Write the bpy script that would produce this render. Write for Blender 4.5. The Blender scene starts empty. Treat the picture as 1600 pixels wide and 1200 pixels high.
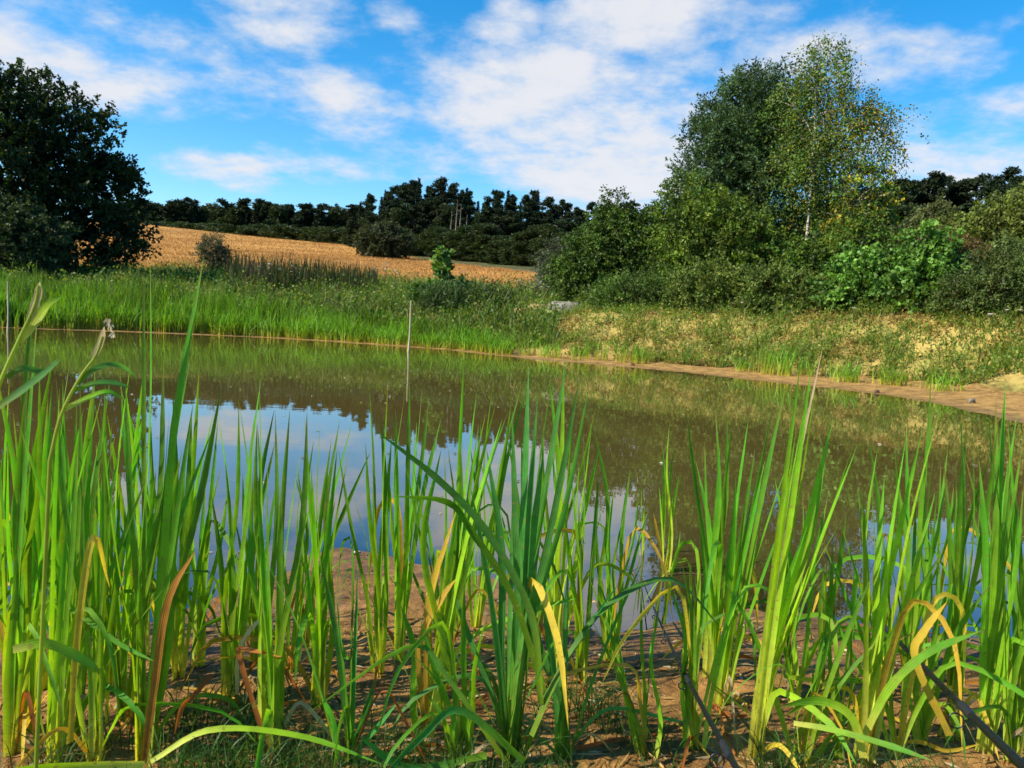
import bpy, math, random
import numpy as np
from mathutils import Vector, Matrix
random.seed(7); rng = np.random.default_rng(11)
sc = bpy.context.scene
C = sc.collection

# ------------------------------------------------------------------ camera
F = 1249.0                      # focal length in pixels of the 1600 px wide photograph
CAM_H, PITCH, ROLL = 1.10, math.radians(4.9), math.radians(3.0)
fw = Vector((0, math.cos(PITCH), -math.sin(PITCH)))
r0 = Vector((1, 0, 0)); u0 = Vector((0, math.sin(PITCH), math.cos(PITCH)))
rt = r0*math.cos(ROLL) + u0*math.sin(ROLL)
up = -r0*math.sin(ROLL) + u0*math.cos(ROLL)
CAM = Vector((0, 0, CAM_H))
cd = bpy.data.cameras.new('camera'); cam = bpy.data.objects.new('camera', cd); C.objects.link(cam)
cd.sensor_width = 36.0; cd.lens = 36.0*F/1600.0; cd.clip_start = 0.05; cd.clip_end = 4000
M = Matrix((( rt.x, up.x, -fw.x, CAM.x), (rt.y, up.y, -fw.y, CAM.y), (rt.z, up.z, -fw.z, CAM.z), (0, 0, 0, 1)))
cam.matrix_world = M
sc.camera = cam
cd.dof.use_dof = True; cd.dof.focus_distance = 3.2; cd.dof.aperture_fstop = 9.0

def ray(px, py):
    return (fw + rt*((px-800)/F) - up*((py-600)/F))
def at(px, py, D):              # the point seen at a pixel, D metres away (horizontally)
    d = ray(px, py); k = D/math.hypot(d.x, d.y)
    return CAM + d*k
def on_z(px, py, z=0.0):
    d = ray(px, py); k = (z-CAM_H)/d.z
    return CAM + d*k

# ------------------------------------------------------------------ sun, sky, exposure
SUN_AZ, SUN_EL = math.radians(-110), math.radians(40)      # to the left of the view
sun_dir = Vector((math.sin(SUN_AZ)*math.cos(SUN_EL), math.cos(SUN_AZ)*math.cos(SUN_EL), math.sin(SUN_EL)))
sl = bpy.data.lights.new('sun', 'SUN'); sl.energy = 5.0; sl.angle = math.radians(0.53); sl.color = (1.0, 0.90, 0.74)
so = bpy.data.objects.new('sun', sl); C.objects.link(so)
so.rotation_euler = sun_dir.to_track_quat('Z', 'Y').to_euler(); so.location = (-60, 10, 60)
sc.view_settings.view_transform = 'Standard'; sc.view_settings.look = 'None'
sc.view_settings.exposure = 0.68; sc.view_settings.gamma = 1.0; sc.view_settings.use_curve_mapping = False
sc.render.engine = 'CYCLES'
sc.cycles.max_bounces = 5; sc.cycles.diffuse_bounces = 2; sc.cycles.glossy_bounces = 2
sc.cycles.transmission_bounces = 3; sc.cycles.transparent_max_bounces = 5; sc.cycles.adaptive_threshold = 0.02
sc.cycles.use_denoising = True; sc.cycles.sample_clamp_indirect = 6.0; sc.cycles.caustics_reflective = False; sc.cycles.caustics_refractive = False

class NT:                       # small node helper
    def __init__(s, tree): s.t = tree; s.n = tree.nodes; s.l = tree.links
    def new(s, kind, **kw):
        nd = s.n.new(kind); ins = kw.pop('ins', {})
        for k, v in kw.items(): setattr(nd, k, v)
        for k, v in ins.items():
            if hasattr(v, 'is_output'): s.l.new(v, nd.inputs[k])
            else: nd.inputs[k].default_value = v
        return nd
    def math(s, op, a, b=0.0, c=0.0, clamp=False):
        return s.new('ShaderNodeMath', operation=op, use_clamp=clamp, ins={0: a, 1: b, 2: c}).outputs[0]
    def vmath(s, op, a, b=(0, 0, 0)):
        nd = s.new('ShaderNodeVectorMath', operation=op, ins={0: a, 1: b}); return nd
    def mix(s, f, a, b, mode='MIX'):
        nd = s.n.new('ShaderNodeMix'); nd.data_type = 'RGBA'; nd.blend_type = mode
        for i, v in ((0, f), (6, a), (7, b)):
            if hasattr(v, 'is_output'): s.l.new(v, nd.inputs[i])
            else: nd.inputs[i].default_value = v
        return nd.outputs[2]
    def noise(s, vec, scale, detail=4, rough=0.55, **kw):
        nd = s.new('ShaderNodeTexNoise', ins={'Scale': scale, 'Detail': detail, 'Roughness': rough}, **kw)
        if vec is not None: s.l.new(vec, nd.inputs['Vector'])
        return nd
    def mapr(s, v, a, b, c=0.0, d=1.0, smooth=True):
        return s.new('ShaderNodeMapRange', interpolation_type='SMOOTHSTEP' if smooth else 'LINEAR', ins={0: v, 1: a, 2: b, 3: c, 4: d}).outputs[0]

w = bpy.data.worlds.new('World'); sc.world = w; w.use_nodes = True
w.cycles.sampling_method = 'MANUAL'; w.cycles.sample_map_resolution = 512
t = NT(w.node_tree); t.n.clear()
sky = t.new('ShaderNodeTexSky', sky_type='NISHITA'); sky.sun_disc = False
sky.sun_elevation = SUN_EL; sky.sun_rotation = SUN_AZ; sky.altitude = 600; sky.air_density = 1.0; sky.dust_density = 0.55; sky.ozone_density = 3.0
hs = t.new('ShaderNodeHueSaturation', ins={'Hue': 0.494, 'Saturation': 1.42, 'Value': 0.9, 'Color': sky.outputs[0]})
tc = t.new('ShaderNodeTexCoord'); D = tc.outputs['Generated']
sep = t.new('ShaderNodeSeparateXYZ', ins={0: D})
den = t.math('ADD', t.math('MAXIMUM', sep.outputs[2], 0.0), 0.22)
pl = t.new('ShaderNodeCombineXYZ', ins={0: t.math('DIVIDE', sep.outputs[0], den), 1: t.math('DIVIDE', sep.outputs[1], den), 2: 3.7})
nz = t.noise(pl.outputs[0], 1.9, 7, 0.58, ).outputs[0]
nf = t.noise(pl.outputs[0], 9.0, 6, 0.62).outputs[0]
# the banks of cloud that stood over the pond (directions in the world)
BLOBS = [(880,190,330,135,1.0),(560,170,130,62,.9),(790,30,75,50,.85),(1000,40,190,62,.85),(1290,95,240,62,1.0),(1490,245,170,85,.7),
         (60,100,180,80,1.0),(190,40,170,45,.7),(420,25,140,60,.75),(350,262,120,34,.7),(500,265,130,36,.6),(960,270,240,75,1.0),(720,250,130,40,.6),(1600,155,60,26,.7),
         (620,25,50,28,.6),(1180,40,120,60,.6),(1560,30,110,35,.55),(1450,330,160,40,.6)]
acc = None
for (bx, by, rx, ry, wt) in BLOBS:
    c = ray(bx, by).normalized()
    v = t.vmath('MULTIPLY', t.vmath('SUBTRACT', D, tuple(c)).outputs[0], (F/rx, 2.6, F/ry)).outputs[0]
    ln = t.vmath('LENGTH', v).outputs['Value']
    b = t.mapr(ln, 1.35, 0.15, 0.0, wt)
    acc = b if acc is None else t.math('MAXIMUM', acc, b)
dens = t.math('ADD', t.math('ADD', t.math('MULTIPLY', nz, 1.0), t.math('MULTIPLY', acc, 0.42)), t.math('MULTIPLY', nf, 0.46))
cov = t.mapr(dens, 0.82, 1.16, 0.0, 0.93)
shade = t.mapr(t.math('ADD', dens, t.math('MULTIPLY', nf, 0.25)), 1.0, 1.4)
CL = 3.7
cloud = t.mix(shade, (0.80*CL, 0.88*CL, 1.0*CL, 1), (0.98*CL, 0.97*CL, 1.0*CL, 1))
colr = t.mix(cov, hs.outputs[0], cloud)
bg = t.new('ShaderNodeBackground', ins={'Color': colr, 'Strength': 0.15})
out = t.new('ShaderNodeOutputWorld'); t.l.new(bg.outputs[0], out.inputs[0])

# ------------------------------------------------------------------ helpers
def put(o, parent=None):
    C.objects.link(o)
    if parent is not None: o.parent = parent
    return o
def tag(o, label=None, cat=None, group=None, kind=None):
    if label: o['label'] = label
    if cat: o['category'] = cat
    if group: o['group'] = group
    if kind: o['kind'] = kind
    return o
def empty(name, loc, label, cat, group=None):
    o = bpy.data.objects.new(name, None); o.empty_display_size = 0.1; o.location = loc; put(o)
    return tag(o, label, cat, group)
def mesh(name, V, Fc, mat, col=None, smooth=False, extra=None):
    V = np.asarray(V, dtype=np.float32); Fc = np.asarray(Fc, dtype=np.int32)
    me = bpy.data.meshes.new(name); k = Fc.shape[1]
    me.vertices.add(len(V)); me.vertices.foreach_set('co', V.ravel())
    me.loops.add(Fc.size); me.loops.foreach_set('vertex_index', Fc.ravel())
    me.polygons.add(len(Fc)); me.polygons.foreach_set('loop_start', np.arange(0, Fc.size, k, dtype=np.int32))
    if smooth: me.polygons.foreach_set('use_smooth', np.ones(len(Fc), dtype=bool))
    if col is not None:
        a = me.attributes.new('col', 'FLOAT_COLOR', 'POINT')
        cc = np.ones((len(V), 4), dtype=np.float32); cc[:, :3] = col; a.data.foreach_set('color', cc.ravel())
    for nm, arr in (extra or {}).items():
        a = me.attributes.new(nm, 'FLOAT', 'POINT'); a.data.foreach_set('value', np.asarray(arr, dtype=np.float32))
    me.materials.append(mat); me.update(calc_edges=True); me.validate()
    return me
def obj(name, me, parent=None):
    return put(bpy.data.objects.new(name, me), parent)
def unit(v):
    return v/np.maximum(np.linalg.norm(v, axis=-1, keepdims=True), 1e-9)

_fn = {}
def fnoise(p, s, seed=0, octaves=3):      # cheap smooth noise of 2-D or 3-D points, about -1..1
    key = (seed, p.shape[1], octaves)
    if key not in _fn:
        r = np.random.default_rng(100+seed); L = []
        for k in range(octaves*4):
            d = unit(r.normal(size=p.shape[1])); L.append((d, np.roll(d, 1), r.uniform(0, 6.28)))
        _fn[key] = L
    o = np.zeros(len(p)); a = 1.0; tot = 0.0
    for k in range(octaves):
        for j in range(4):
            d, e, ph = _fn[key][k*4+j]
            o += a*np.sin((p @ d)*s*(1+0.35*j)*6.28/1.6 + ph + 1.7*np.sin((p @ e)*s*2.1+ph*2))*0.35
        tot += a; a *= 0.5; s *= 2.1
    return o/tot

def tube(pts, rads, sides=6):
    pts = np.asarray(pts, float); n = len(pts); tan = unit(np.gradient(pts, axis=0))
    ref = np.array([0.31, 0.95, 0.02]); s = unit(np.cross(tan, ref)); b = np.cross(tan, s)
    an = np.arange(sides)*2*np.pi/sides
    V = (pts[:, None, :] + np.asarray(rads)[:, None, None]*(np.cos(an)[None, :, None]*s[:, None, :] + np.sin(an)[None, :, None]*b[:, None, :])).reshape(-1, 3)
    i = np.arange(n-1)[:, None]*sides; j = np.arange(sides)[None, :]; j2 = (j+1) % sides
    Q = np.stack([i+j, i+j2, i+sides+j2, i+sides+j], -1).reshape(-1, 4)
    return V, Q
class MB:
    def __init__(s): s.v = []; s.f = []; s.n = 0; s.c = []
    def add(s, V, Q, col=None):
        V = np.asarray(V); s.v.append(V); s.f.append(np.asarray(Q)+s.n); s.n += len(V)
        if col is not None: s.c.append(np.broadcast_to(col, (len(V), 3)))
    def mesh(s, name, mat, smooth=True):
        return mesh(name, np.concatenate(s.v), np.concatenate(s.f), mat, np.concatenate(s.c) if s.c else None, smooth)

# ------------------------------------------------------------------ materials
def mat_new(name):
    m = bpy.data.materials.new(name); m.use_nodes = True; t = NT(m.node_tree); t.n.clear()
    o = t.new('ShaderNodeOutputMaterial'); return m, t, o
def foliage_mat(name, trans=0.4, rough=0.5, spec=0.35, var=0.25, nscale=6.0, gain=1.0):
    m, t, o = mat_new(name)
    at_ = t.new('ShaderNodeAttribute', attribute_name='col'); oi = t.new('ShaderNodeObjectInfo'); geo = t.new('ShaderNodeNewGeometry')
    nz = t.noise(geo.outputs['Position'], nscale, 3).outputs[0]
    val = t.math('ADD', t.mapr(nz, 0.3, 0.7, 1-var, 1+var, False), t.mapr(oi.outputs['Random'], 0, 1, -0.12, 0.12, False))
    hsv = t.new('ShaderNodeHueSaturation', ins={'Hue': t.mapr(oi.outputs['Random'], 0, 1, 0.488, 0.508, False), 'Saturation': 1.0, 'Value': t.math('MULTIPLY', val, gain), 'Color': at_.outputs['Color']})
    p = t.new('ShaderNodeBsdfPrincipled', ins={'Base Color': hsv.outputs[0], 'Roughness': rough, 'Specular IOR Level': spec})
    tr = t.new('ShaderNodeBsdfTranslucent', ins={'Color': t.mix(1.0, hsv.outputs[0], (1.5, 1.45, 0.6, 1), 'MULTIPLY')})
    mx = t.new('ShaderNodeMixShader', ins={0: trans, 1: p.outputs[0], 2: tr.outputs[0]}); t.l.new(mx.outputs[0], o.inputs[0])
    return m
M_LEAF = foliage_mat('tree_foliage', 0.30, 0.55, 0.25, 0.3, 0.9)
M_PINE = foliage_mat('conifer_foliage', 0.10, 0.7, 0.15, 0.3, 0.3)
M_BLADE = foliage_mat('reed_blades', 0.42, 0.5, 0.3, 0.2, 5.0)
M_STRAW = foliage_mat('dry_straw', 0.25, 0.8, 0.1, 0.25, 0.4)
def cattail_mat():
    m, t, o = mat_new('cattail_leaf')
    at_ = t.new('ShaderNodeAttribute', attribute_name='col'); u = t.new('ShaderNodeAttribute', attribute_name='across'); oi = t.new('ShaderNodeObjectInfo')
    v = t.new('ShaderNodeAttribute', attribute_name='along'); geo = t.new('ShaderNodeNewGeometry')
    veins = t.math('SINE', t.math('MULTIPLY', u.outputs['Fac'], 26.0))
    nz = t.noise(geo.outputs['Position'], 22.0, 4).outputs[0]
    blot = t.noise(geo.outputs['Position'], 90.0, 2).outputs[0]
    val = t.math('ADD', t.math('ADD', t.mapr(nz, 0.3, 0.7, 0.80, 1.22, False), t.math('MULTIPLY', veins, 0.09)), t.mapr(oi.outputs['Random'], 0, 1, -0.2, 0.2, False))
    hsv = t.new('ShaderNodeHueSaturation', ins={'Hue': t.mapr(oi.outputs['Random'], 0, 1, 0.482, 0.512, False), 'Saturation': 1.0, 'Value': val, 'Color': at_.outputs['Color']})
    colr = t.mix(t.mapr(blot, 0.62, 0.72, 0.0, 0.7), hsv.outputs[0], (0.30, 0.22, 0.05, 1))
    bmp = t.new('ShaderNodeBump', ins={'Strength': 0.25, 'Distance': 0.001, 'Height': veins})
    p = t.new('ShaderNodeBsdfPrincipled', ins={'Base Color': colr, 'Roughness': 0.55, 'Specular IOR Level': 0.28, 'Normal': bmp.outputs[0]})
    tr = t.new('ShaderNodeBsdfTranslucent', ins={'Color': t.mix(1.0, colr, (1.65, 1.5, 0.45, 1), 'MULTIPLY')})
    mx = t.new('ShaderNodeMixShader', ins={0: 0.45, 1: p.outputs[0], 2: tr.outputs[0]}); t.l.new(mx.outputs[0], o.inputs[0])
    return m
M_CAT = cattail_mat()
def bark_mat(name, c1, c2, scale, stretch=0.2, rough=0.9, bump=0.6):
    m, t, o = mat_new(name); geo = t.new('ShaderNodeTexCoord')
    mp = t.new('ShaderNodeMapping', ins={'Vector': geo.outputs['Object'], 'Scale': (1, 1, stretch)})
    nz = t.noise(mp.outputs[0], scale, 5, 0.6).outputs[0]
    p = t.new('ShaderNodeBsdfPrincipled', ins={'Base Color': t.mix(t.mapr(nz, 0.38, 0.62), c1, c2), 'Roughness': rough, 'Specular IOR Level': 0.2,
        'Normal': t.new('ShaderNodeBump', ins={'Strength': bump, 'Distance': 0.02, 'Height': nz}).outputs[0]})
    t.l.new(p.outputs[0], o.inputs[0]); return m
M_BARK = bark_mat('brown_bark', (0.03, 0.022, 0.015, 1), (0.10, 0.075, 0.05, 1), 9)
M_PBARK = bark_mat('pine_bark', (0.08, 0.045, 0.028, 1), (0.22, 0.13, 0.085, 1), 3)
M_GREYWOOD = bark_mat('dead_grey_wood', (0.16, 0.13, 0.10, 1), (0.34, 0.29, 0.24, 1), 4)
M_BIRCH = bark_mat('birch_bark', (0.09, 0.075, 0.06, 1), (0.62, 0.58, 0.48, 1), 7, 3.5)
M_STICK = bark_mat('pale_stick', (0.42, 0.34, 0.18, 1), (0.66, 0.56, 0.36, 1), 12, 0.1)
M_TWIG = bark_mat('wet_twig', (0.05, 0.03, 0.02, 1), (0.17, 0.11, 0.07, 1), 40, 0.4)
M_STONE = bark_mat('grey_stone', (0.13, 0.12, 0.09, 1), (0.27, 0.25, 0.20, 1), 5, 1.0)
M_SANDSTONE = bark_mat('sandy_stone', (0.26, 0.17, 0.07, 1), (0.42, 0.29, 0.14, 1), 6, 1.0)
M_SHELL = bark_mat('white_shell', (0.55, 0.53, 0.50, 1), (0.8, 0.79, 0.76, 1), 60, 1.0, 0.4)
M_PETAL = bark_mat('white_petals', (0.62, 0.62, 0.52, 1), (0.82, 0.82, 0.76, 1), 20, 1.0, 0.8, 0.1)
M_YPETAL = bark_mat('yellow_petals', (0.55, 0.42, 0.03, 1), (0.75, 0.60, 0.06, 1), 20, 1.0, 0.8, 0.1)
M_CLOD = bark_mat('black_wet_peat', (0.006, 0.005, 0.005, 1), (0.02, 0.017, 0.014, 1), 20, 1.0, 0.5)
def rod_mat(name, c, rough, metal=0.0):
    m, t, o = mat_new(name); tcn = t.new('ShaderNodeTexCoord'); nz = t.noise(tcn.outputs['Object'], 60, 3).outputs[0]
    p = t.new('ShaderNodeBsdfPrincipled', ins={'Base Color': t.mix(nz, tuple(x*0.7 for x in c[:3])+(1,), c), 'Roughness': t.mapr(nz, 0.3, 0.7, rough*0.8, rough*1.3), 'Metallic': metal, 'Specular IOR Level': 0.3})
    t.l.new(p.outputs[0], o.inputs[0]); return m
M_ROD = rod_mat('black_carbon', (0.005, 0.005, 0.006, 1), 0.42); M_GUIDE = rod_mat('dark_metal', (0.05, 0.05, 0.055, 1), 0.3, 0.9); M_WRAP = rod_mat('rod_wrap', (0.02, 0.02, 0.024, 1), 0.5)

def ground_mat(name, det_scales, bump, dist, wet=False, dark=(0.55, 0.5, 0.45, 1), light=(1.35, 1.3, 1.2, 1)):
    m, t, o = mat_new(name); geo = t.new('ShaderNodeNewGeometry'); P = geo.outputs['Position']
    at_ = t.new('ShaderNodeAttribute', attribute_name='col')
    n1 = t.noise(P, det_scales[0], 6, 0.62).outputs[0]; n2 = t.noise(P, det_scales[1], 5, 0.6).outputs[0]; n3 = t.noise(P, det_scales[2], 3, 0.6).outputs[0]
    f = t.math('ADD', t.math('MULTIPLY', n1, 0.45), t.math('ADD', t.math('MULTIPLY', n2, 0.35), t.math('MULTIPLY', n3, 0.2)))
    colr = t.mix(1.0, at_.outputs['Color'], t.mix(t.mapr(f, 0.36, 0.64), dark, light), 'MULTIPLY')
    if name == 'stubble_field':     # drilled rows and the wheel tracks of the tractor
        mp = t.new('ShaderNodeMapping', ins={'Vector': P, 'Rotation': (0, 0, math.radians(38))})
        wv = t.new('ShaderNodeTexWave', wave_type='BANDS', bands_direction='X', ins={'Vector': mp.outputs[0], 'Scale': 0.30, 'Distortion': 1.2, 'Detail': 2.0, 'Detail Scale': 0.3}).outputs['Fac']
        w2 = t.new('ShaderNodeTexWave', wave_type='BANDS', bands_direction='X', ins={'Vector': mp.outputs[0], 'Scale': 0.021, 'Distortion': 0.8, 'Detail': 1.0, 'Detail Scale': 0.2}).outputs['Fac']
        colr = t.mix(1.0, colr, t.mix(wv, (0.82, 0.80, 0.76, 1), (1.1, 1.1, 1.1, 1)), 'MULTIPLY'); colr = t.mix(t.mapr(w2, 0.93, 0.99, 0.0, 0.45), colr, (0.26, 0.14, 0.05, 1))
    bm = t.new('ShaderNodeBump', ins={'Strength': bump, 'Distance': dist, 'Height': f})
    p = t.new('ShaderNodeBsdfPrincipled', ins={'Base Color': colr, 'Roughness': 0.9, 'Specular IOR Level': 0.25, 'Normal': bm.outputs[0]})
    if wet:
        wa = t.new('ShaderNodeAttribute', attribute_name='wet')
        wf = t.math('MULTIPLY', wa.outputs['Fac'], t.mapr(n2, 0.35, 0.6, 1.0, 0.55))
        t.l.new(t.mapr(wf, 0, 1, 0.9, 0.4, False), p.inputs['Roughness']); t.l.new(t.mapr(wf, 0, 1, 0.2, 0.4, False), p.inputs['Specular IOR Level'])
    t.l.new(p.outputs[0], o.inputs[0]); return m
M_MUD = ground_mat('sandy_mud', (4.0, 26.0, 140.0), 1.0, 0.03, True, (0.38, 0.34, 0.30, 1), (1.45, 1.4, 1.3, 1))
M_GROUND = ground_mat('weedy_soil', (0.6, 3.5, 20.0), 0.8, 0.05)
M_FIELD = ground_mat('stubble_field', (0.05, 0.6, 3.5), 0.8, 0.12, False, (0.72, 0.68, 0.62, 1), (1.25, 1.22, 1.15, 1))
def water_mat():
    m, t, o = mat_new('pond_water'); geo = t.new('ShaderNodeNewGeometry'); P = geo.outputs['Position']
    dp = t.new('ShaderNodeAttribute', attribute_name='depth').outputs['Fac']
    clear = t.math('POWER', 2.718, t.math('MULTIPLY', dp, -14.0))
    n0 = t.noise(P, 0.25, 3).outputs[0]
    mud = t.mix(t.mapr(n0, 0.3, 0.7), (0.098, 0.070, 0.018, 1), (0.080, 0.068, 0.018, 1))
    di = t.new('ShaderNodeBsdfDiffuse', ins={'Color': mud}); tp = t.new('ShaderNodeBsdfTransparent', ins={'Color': (0.86, 0.78, 0.62, 1)})
    body = t.new('ShaderNodeMixShader', ins={0: t.math('MULTIPLY', clear, 0.9), 1: di.outputs[0], 2: tp.outputs[0]})
    mp = t.new('ShaderNodeMapping', ins={'Vector': P, 'Scale': (1.0, 1.6, 1.0)})
    rip = t.math('ADD', t.noise(mp.outputs[0], 1.6, 3, 0.5).outputs[0], t.math('MULTIPLY', t.noise(mp.outputs[0], 9.0, 2, 0.5).outputs[0], 0.10))
    bm = t.new('ShaderNodeBump', ins={'Strength': 0.035, 'Distance': 0.02, 'Height': rip})
    gl = t.new('ShaderNodeBsdfGlossy', ins={'Color': (1, 1, 1, 1), 'Roughness': 0.012, 'Normal': bm.outputs[0]})
    fr = t.new('ShaderNodeFresnel', ins={'IOR': 2.45, 'Normal': bm.outputs[0]})
    mx = t.new('ShaderNodeMixShader', ins={0: fr.outputs[0], 1: body.outputs[0], 2: gl.outputs[0]}); t.l.new(mx.outputs[0], o.inputs[0])
    return m
M_WATER = water_mat()

# ------------------------------------------------------------------ terrain: pond outline, heights, one graded sheet
def xy(px, py, z=0.0):
    p = on_z(px, py, z); return (p.x, p.y)
far_shore = [xy(*p) for p in ((0,512),(110,516),(200,519),(300,523),(400,527),(500,533),(560,537),(640,543),(700,547),(760,554),(840,562),(900,567),(980,574),(1060,581),(1130,589),(1200,597),(1300,607),(1400,620),(1480,634),(1550,650),(1620,668))]
near_shore = [xy(*p) for p in ((1680,1010),(1600,1003),(1500,995),(1400,985),(1300,968),(1200,952),(1100,958),(1010,985),(930,985),(860,945),(760,900),(680,885),(600,872),(540,852),(495,862),(440,890),(380,915),(300,950),(220,980),(120,985),(0,990))]
POND = [(-40, 29), (-27, 25.5)] + far_shore + [(8.6, 8.6), (8.4, 6.6), (6.5, 4.8), (4.5, 3.6)] + near_shore + [(-2.4, 2.6), (-5, 2.4), (-12, 3.5), (-26, 7), (-40, 14)]
POND = np.array(POND)
def shore_dist(P):              # >0 on land, <0 in the pond
    best = np.full(len(P), 1e9); ins = np.zeros(len(P), bool); n = len(POND)
    for i in range(n):
        a = POND[i]; b = POND[(i+1) % n]; e = b-a
        tt = np.clip(((P-a) @ e)/(e @ e), 0, 1); d = np.linalg.norm(P-a-tt[:, None]*e, axis=1); best = np.minimum(best, d)
        cr = ((a[1] > P[:, 1]) != (b[1] > P[:, 1])) & (P[:, 0] < e[0]*(P[:, 1]-a[1])/(e[1] if abs(e[1]) > 1e-9 else 1e-9)+a[0])
        ins ^= cr
    return np.where(ins, -best, best)
ctrl = [(225,350,200),(400,370,180),(550,384,160),(640,402,130),(720,414,105),(830,428,78),(100,345,200),
        (230,428,48),(350,428,46),(600,446,44),(700,452,42),(830,462,38),(420,400,95),(600,420,80),(100,420,60),
        (880,488,26),(1000,492,23.5),(1200,492,20),(1400,494,17.5),(1600,498,16),(1200,478,32),(1400,478,30),(1600,474,28),(1000,470,40),(900,455,60),
        (1500,420,80),(1200,420,110),(1000,420,110),(0,440,36),(150,440,38),(-250,440,40),(1800,500,15),(1900,470,35),(640,478,31),(400,470,32)]
cp = [tuple(at(*c)) for c in ctrl] + [(0,-3,.35),(-8,-2,.4),(8,-2,.5),(0,-40,1.5),(-40,-20,1.2),(40,-20,1.6),(-45,5,1.5),(-60,35,3),(14,4,1.3),(40,5,2.5),(60,30,5),
      (-250,200,22),(-120,330,24),(0,330,26),(120,330,30),(200,120,22),(-200,50,8),(-500,600,26),(500,600,30),(0,800,28),(0,-500,3),(500,-200,6),(-500,-200,6),(700,200,28),(-700,200,20)]
cp = np.array(cp); 
def rbf_fit(P, z):
    d = np.linalg.norm(P[:, None]-P[None], axis=2); n = len(P)
    A = np.zeros((n+3, n+3)); A[:n, :n] = d + np.eye(n)*-0.6; A[:n, n] = A[n, :n] = 1; A[:n, n+1:] = P; A[n+1:, :n] = P.T
    return np.linalg.solve(A, np.concatenate([z, [0, 0, 0]]))
wsol = rbf_fit(cp[:, :2], cp[:, 2])
def bgz(P):
    o = np.empty(len(P))
    for k in range(0, len(P), 40000):
        q = P[k:k+40000]; d = np.linalg.norm(q[:, None]-cp[None, :, :2], axis=2); o[k:k+40000] = d @ wsol[:-3] + wsol[-3] + q @ wsol[-2:]
    return o
def sstep(x, a, b):
    u = np.clip((x-a)/(b-a), 0, 1); return u*u*(3-2*u)
def height(P, full=False):
    P = np.asarray(P, float); d = shore_dist(P); r = np.linalg.norm(P, axis=1)
    near = (1-sstep(P[:, 1]+np.abs(P[:, 0])*0.35, 4.2, 7.0))
    bz = np.maximum(bgz(P), 0.25)
    right = sstep(P[:, 0], -3, 3)
    dn = d + 0.10*fnoise(P, 0.9, 1)
    beach = np.where(dn < 0, 0.13*dn, 0.055*dn)
    wdt = 4.4-1.7*right
    d0 = 0.9+0.8*right+1.0*sstep(P[:, 0]/np.maximum(P[:, 1], .1), .18, .6); k = sstep(dn, d0, d0+wdt*1.15)
    zf = beach*(1-k) + bz*k
    zf += right*sstep(d, 1.3, 2.6)*(1-sstep(d, 5, 9))*(0.10*fnoise(P, 0.42, 2)+0.06*fnoise(P, 1.7, 3))*(1-near)
    zn = np.where(d < 0, 0.10*d, 0.045*d) + sstep(d, 0.0, 0.5)*(0.014*fnoise(P, 1.6, 4)+0.007*fnoise(P, 5.5, 5)+0.007*fnoise(P, 14.0, 6)) + 0.006*fnoise(P, 2.5, 7)
    z = zn*near + zf*(1-near)
    far = sstep(r, 30, 80); z = z + far*0.25*fnoise(P, 0.03, 8)
    z = np.maximum(z, -0.9)
    return (z, d, near, right) if full else z
def hz(x, y): return float(height(np.array([[x, y]]))[0])
NR = 520
rr = np.concatenate([[0.02, 0.3, 0.6], np.geomspace(0.9, 1500, NR)])
aa = np.concatenate([np.linspace(-43, 43, 470), np.linspace(43, 317, 70)[1:-1]]); NA = len(aa)
ar = np.radians(aa)
GX = rr[:, None]*np.sin(ar)[None]; GY = rr[:, None]*np.cos(ar)[None]
GP = np.stack([GX.ravel(), GY.ravel()], 1)
GZ, GD, GN, GR = height(GP, True)
ri = np.arange(len(rr)-1)[:, None]*NA; ci = np.arange(NA)[None]; cj = (ci+1) % NA
GQ = np.stack([ri+ci, ri+NA+ci, ri+NA+cj, ri+cj], -1).reshape(-1, 4)[:, ::-1]
# the field lies between its lower and upper edges
FIELD = np.array([(at(*p).x, at(*p).y) for p in ((-150,428,52),(230,428,49),(350,428,47),(600,446,44.5),(700,452,42.5),(840,462,39),(835,428,78),(720,414,105),(640,402,130),(550,384,160),(400,370,180),(225,350,200),(-200,340,210))])
def inside(P, poly):
    ins = np.zeros(len(P), bool); n = len(poly)
    for i in range(n):
        a = poly[i]; b = poly[(i+1) % n]
        if abs(b[1]-a[1]) < 1e-9: continue
        ins ^= ((a[1] > P[:, 1]) != (b[1] > P[:, 1])) & (P[:, 0] < (b[0]-a[0])*(P[:, 1]-a[1])/(b[1]-a[1])+a[0])
    return ins
fin = inside(GP + np.stack([0.8*fnoise(GP, .12, 9), 0.8*fnoise(GP, .12, 10)], 1), FIELD)
# colours of the earth itself
patch = sstep(fnoise(GP, 0.5, 12), -0.25, 0.45)[:, None]
sand = np.array([0.47, 0.32, 0.105]); weed = np.array([0.17, 0.19, 0.045]); mudc = np.array([0.35, 0.215, 0.070]); nmud = np.array([0.285, 0.155, 0.048]); soil = np.array([0.07, 0.075, 0.025])
gc = np.where((GD < 2.2)[:, None], sand, sand*0.55+weed*0.45)
gc = gc*(1-patch*0.7)+weed*patch*0.7
kb = sstep(GD, 5.5, 9.0)[:, None]; gc = gc*(1-kb)+soil*kb
lf = (1-GR)[:, None]; gc = gc*(1-lf*0.8) + soil*1.3*lf*0.8
mw = 0.6*GR+1.1*GR*sstep(GP[:, 0]/np.maximum(GP[:, 1], .1), .15, .6); km = (1-sstep(GD+0.25*fnoise(GP, 0.8, 13)-mw, 0.75, 1.35))[:, None]; gc = gc*(1-km)+mudc*km
nn = GN[:, None]; gc = gc*(1-nn) + nn*nmud*(1+0.25*fnoise(GP, 2.2, 14)[:, None])
wet = 1-sstep(GZ, 0.004, 0.035+0.02*fnoise(GP, 1.5, 15)); wet = np.where(GD > 3, 0, wet)
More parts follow.
